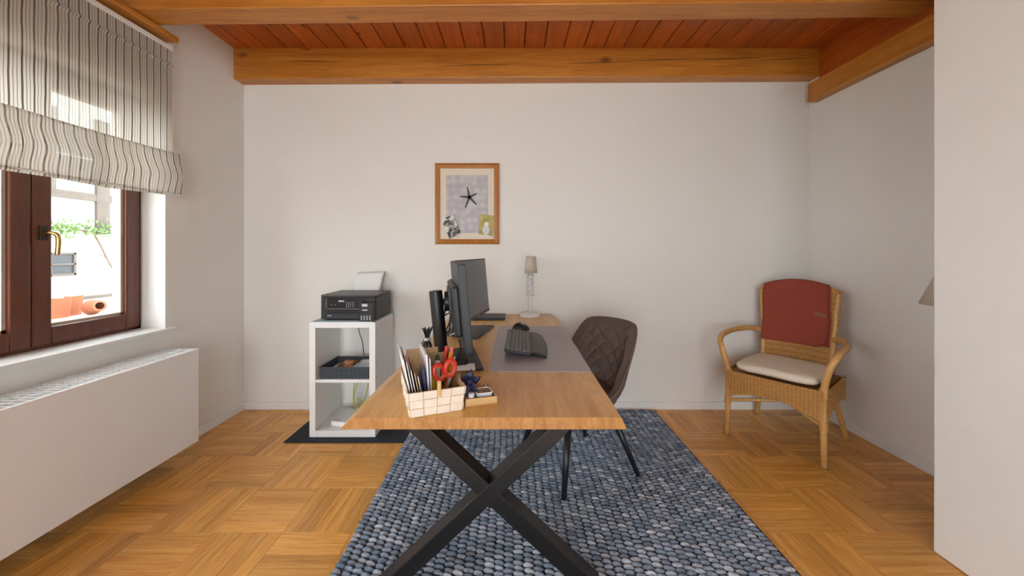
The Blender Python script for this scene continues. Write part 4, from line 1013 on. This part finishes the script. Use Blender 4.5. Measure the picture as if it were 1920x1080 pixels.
def seat_fn(u, v):
    a = 2*math.pi*u; r = 0.205*(1-v)
    rr = 1+0.10*math.cos(4*a)
    x = r*1.0*math.cos(a)*(1+0.08*abs(math.sin(2*a))); y = r*1.05*math.sin(a)*(1+0.08*abs(math.sin(2*a)))-0.035
    return Sm @ Vector((x, y, 0.395+0.055*min(1, (v/0.25))**0.5))
MB().grid(seat_fn, 36, 14).build('seat', M['chair'], ch, smooth=True)
MB().prism([(0.20*math.cos(R(a_)), 0.215*math.sin(R(a_))-0.03) for a_ in range(0, 360, 12)], 0.315, 0.40, Sm).build('seat_base', M['chair'], ch, bevel=0.02, seg=3)
def fur_fn(u, v):
    a = 2*math.pi*u; r = 0.165*(1-v)
    x = r*math.cos(a); y = r*math.sin(a)-0.015
    z = 0.452+0.022*min(1, v/0.2)**0.5+0.007*noise.noise(Vector((x*45, y*45, 3.0)))
    return Sm @ Vector((x, y, z))
tag(MB().grid(fur_fn, 60, 30).build('seat_pad', M['fur'], smooth=True), 'dark brown fuzzy seat pad on the quilted chair', 'cushion')
for sx in (-1, 1):
    for sy in (-1, 1):
        MB().tube([Cm @ Vector((sx*0.155, sy*0.145-0.01, 0.322)), Cm @ Vector((sx*0.242, sy*0.240, 0.0))], [0.020, 0.0125], 14).build('leg', M['leg_navy'], ch, smooth=True)
MB().box(-0.17, -0.17, 0.300, 0.17, 0.15, 0.318, Cm).build('leg_frame', M['leg_navy'], ch, bevel=0.004)

# ------------------------------------------------------------------ wicker armchair
wc = thing('wicker_armchair', 'honey coloured wicker armchair with cane legs in the right corner', 'armchair', (1.835, 2.53, 0), R(-51.7))
Wc = WM[wc]
def V(x, y, z): return Wc @ Vector((x, y, z))
for sx in (-1, 1):
    l_ = MB().tube([V(sx*0.262, -0.268, 0.0), V(sx*0.252, -0.252, 0.45)], [0.0165, 0.0185], 14).build('leg', M['rattan'], wc, smooth=True)
    MB().cyl(V(sx*0.262, -0.268, 0.0), V(sx*0.2618, -0.2678, 0.012), 0.0172).build('leg_cap', M['wicker_d'], l_)
    MB().cyl(V(sx*0.258, -0.262, 0.215), V(sx*0.2565, -0.260, 0.262), 0.0205).build('leg_binding', M['wicker'], l_)
    MB().tube(spline([V(sx*0.262, 0.275, 0.0), V(sx*0.225, 0.225, 0.22), V(sx*0.195, 0.205, 0.44)], 6), 0.0165, 12).build('leg', M['rattan'], wc, smooth=True)
    MB().tube(spline([V(sx*0.195, 0.200, 0.40), V(sx*0.205, 0.225, 0.65), V(sx*0.225, 0.265, 0.975)], 8), 0.016, 12).build('back_post', M['rattan'], wc, smooth=True)
    MB().tube(spline([V(sx*0.205, 0.225, 0.655), V(sx*0.26, 0.16, 0.672), V(sx*0.312, 0.02, 0.672), V(sx*0.322, -0.14, 0.665), V(sx*0.312, -0.245, 0.640), V(sx*0.285, -0.275, 0.57), V(sx*0.262, -0.258, 0.47), V(sx*0.256, -0.252, 0.40)], 8), 0.0185, 14).build('armrest', M['rattan'], wc, smooth=True)
MB().tube([V(-0.255, -0.262, 0.238), V(0.225, 0.225, 0.255)], 0.0115, 10).build('cross_stretcher', M['rattan'], wc, smooth=True)
MB().tube([V(0.255, -0.262, 0.238), V(-0.225, 0.225, 0.255)], 0.0115, 10).build('cross_stretcher', M['rattan'], wc, smooth=True)
MB().tube(spline([V(-0.228, 0.265, 0.965), V(-0.12, 0.277, 1.005), V(0, 0.280, 1.018), V(0.12, 0.277, 1.005), V(0.228, 0.265, 0.965)], 8), 0.0185, 12).build('top_rail', M['wicker'], wc, smooth=True)
MB().box(-0.25, -0.255, 0.405, 0.25, 0.20, 0.432, Wc).build('seat_board', M['wicker_d'], wc)
def weave(name, path, zlo, zhi, nst, amp=0.0035, rad=0.0034, nseg_per=4, vertical=False):
    """path(t) -> (x, y), outward (nx, ny); strands run along t, over and under upright stakes"""
    core = MB().grid(lambda u, v: V(*path(u)[0], zlo(u)+(zhi(u)-zlo(u))*v), 40, 4)
    core.build(name+'_core', M['wicker_d'], wc, solid=0.003)
    w = MB(); rows_ = int((zhi(0)-min(zlo(0), zlo(0.5)))/0.0072)
    n = nst*nseg_per
    for r_ in range(rows_):
        pts = []
        for k in range(n+1):
            u = k/n; (x, y), (nx, ny) = path(u); zl, zh = zlo(u), zhi(u)
            z = zl+(zh-zl)*(r_+0.5)/rows_
            off = amp*math.sin(math.pi*u*nst+math.pi*(r_ % 2)) + 0.0015
            pts.append(V(x+nx*off, y+ny*off, z))
        w.tube(pts, rad, 5)
    w.build(name, M['wicker'], wc, smooth=True, kind='stuff')
weave('front_weave', lambda u: ((-0.262+0.524*u, -0.270-0.012*math.sin(math.pi*u)), (0, -1)), lambda u: 0.252+0.075*math.sin(math.pi*u)**0.8, lambda u: 0.442, 26)
weave('side_weave', lambda u: ((-0.268-0.004*math.sin(math.pi*u), -0.262+0.46*u), (-1, 0)), lambda u: 0.262+0.060*math.sin(math.pi*u*.9), lambda u: 0.442, 20)
weave('side_weave', lambda u: ((0.268+0.004*math.sin(math.pi*u), -0.262+0.46*u), (1, 0)), lambda u: 0.262+0.060*math.sin(math.pi*u*.9), lambda u: 0.442, 20)
def backpt(t, z):
    k = (z-0.43)/0.55; hw = 0.185+0.03*k
    return (hw*(2*t-1), 0.195+0.06*k+0.012*math.sin(math.pi*t))
bc = MB().grid(lambda u, v: V(*backpt(u, 0.43+0.555*v+0.04*v*math.sin(math.pi*u)), 0.43+0.555*v+0.04*v*math.sin(math.pi*u)), 20, 16)
bc.build('back_core', M['wicker_d'], wc, solid=0.003)
bw_ = MB()
for r_ in range(62):
    pts = []
    for k in range(61):
        t = (r_+0.5)/62; v = k/60; z = 0.43+0.555*v+0.04*v*math.sin(math.pi*t); x, y = backpt(t, z)
        pts.append(V(x, y-0.002-0.0034*math.sin(math.pi*v*15+math.pi*(r_ % 2)), z))
    bw_.tube(pts, 0.0030, 5)
bw_.build('back_weave', M['wicker'], wc, smooth=True, kind='stuff')
for sx in (-1, 1):
    pts = []
    for k in range(90):
        z = 0.44+0.53*k/89; kk = (z-0.43)/0.55
        pts.append(V(sx*(0.197+0.028*kk)+0.019*math.cos(k*1.2), 0.208+0.058*kk+0.019*math.sin(k*1.2), z))
    MB().tube(pts, 0.0035, 5).build('post_wrapping', M['wicker'], wc, smooth=True)

# seat cushion
def cush_fn(u, v):
    a = 2*math.pi*u; t = -math.pi/2+math.pi*v
    ca, sa = math.cos(a), math.sin(a); p_ = 0.35
    sg = lambda q, e: math.copysign(abs(q)**e, q)
    x = 0.232*sg(ca, p_)*max(0, math.cos(t))**0.12; y = -0.035+0.228*sg(sa, p_)*max(0, math.cos(t))**0.12
    dx, dy = abs(x/0.232), abs((y+0.035)/0.228)
    tuft = 0.0
    if v > 0.5:
        for tx_ in (-0.085, 0.085):
            for ty2 in (-0.12, 0.05):
                d2 = (x-tx_)**2+(y-ty2)**2; tuft += 0.016*math.exp(-d2/0.0010)
    z = 0.474+0.032*math.sin(t)*(1-0.25*max(dx, dy)**4)-tuft+0.003*noise.noise(Vector((x*18, y*18, 1)))
    return V(x, y, z)
cu = thing('seat_cushion', 'cream cotton seat cushion with tufts on the wicker armchair', 'cushion', tuple(V(0, -0.03, 0.443)))
MB().grid(cush_fn, 72, 40).build('cushion_body', M['cushion'], cu, smooth=True)
for tx_ in (-0.085, 0.085):
    for ty2 in (-0.12, 0.05):
        MB().ell(tuple(V(tx_, ty2, 0.492)), (0.006, 0.006, 0.004), 8, 5).build('tuft_button', M['cushion'], cu, smooth=True)

# red blanket over the back
bt = thing('felt_blanket', 'brick red felt blanket hung over the wicker chair back', 'blanket', tuple(V(0, 0.23, 0.56)))
def fold_pt(x, s, lift):
    """s: distance from the crest, negative to the front"""
    crest = 1.034-0.05*(x/0.22)**2+lift
    if s < 0:
        z = crest+s*(crest-0.590)/(0.422+lift); kk = (z-0.43)/0.55
        y = 0.195+0.06*kk-0.014-lift*0.8+0.012*(1-(x/0.2)**2)
        k2 = min(1, -s/0.05); y = y*k2+(0.262)*(1-k2)
        z += 0.004*(1-k2)
    else:
        z = crest-s; kk = (z-0.43)/0.55
        k2 = min(1, s/0.05); y = (0.305+0.06*(kk-1)+lift)*k2+0.262*(1-k2)
    return V(x, y, z)
def blank(x0, x1, fr_len, bk_len, rad, lift, name, parent):
    b = MB(); nu, nv = 30, 60
    def fn(u, v):
        x = x0+(x1-x0)*u; s = -fr_len+(fr_len+bk_len)*v
        if rad and s < -fr_len+rad and x > x1-rad:     # rounded lower corner
            q = x-(x1-rad); lim = -fr_len+rad-math.sqrt(max(0, rad**2-q*q)); s = max(s, lim)
        return fold_pt(x+0.003*math.sin(s*20), s, lift)
    return b.grid(fn, nu, nv).build(name, M['blanket'], parent, solid=0.006, smooth=True)
front = blank(-0.205, 0.178, 0.425, 0.30, 0.06, 0.010, 'outer_layer', bt)
blank(-0.19, 0.190, 0.405, 0.28, 0.0, 0.001, 'inner_layer', bt)
tp = [fold_pt(0.105, -0.200, 0.0155), fold_pt(0.172, -0.200, 0.0155), fold_pt(0.172, -0.226, 0.0155), fold_pt(0.105, -0.226, 0.0155)]
dv = (V(0, -0.002, 0)-V(0, 0, 0))
MB().add([p+dv for p in tp]+[p for p in tp], [(0,1,2,3), (7,6,5,4), (0,1,5,4), (1,2,6,5), (2,3,7,6), (3,0,4,7)]).build('leather_tab', M['leather'], bt, label='tan leather tab')

# ------------------------------------------------------------------ lamp half hidden behind the partition
fl = thing('floor_lamp', 'floor lamp with beige cone shade half hidden behind the white partition', 'lamp', (2.165, 1.80, 0))
MB().lathe([(0.0, 0), (0.085, 0), (0.085, 0.018), (0.02, 0.03), (0.0, 0.03)], (2.165, 1.80, 0), 28).build('lamp_base', M['white'], fl)
MB().cyl((2.165, 1.80, 0.028), (2.165, 1.80, 1.06), 0.010).build('pole', M['white'], fl)
MB().lathe([(0.155, 0.985), (0.085, 1.165), (0.083, 1.165), (0.153, 0.985)], (2.165, 1.80, 0), 36).build('lamp_shade', M['shade'], fl, smooth=True)
MB().ell((2.165, 1.80, 1.085), (0.03, 0.03, 0.045), 12, 8).build('bulb', M['paper'], fl, smooth=True)
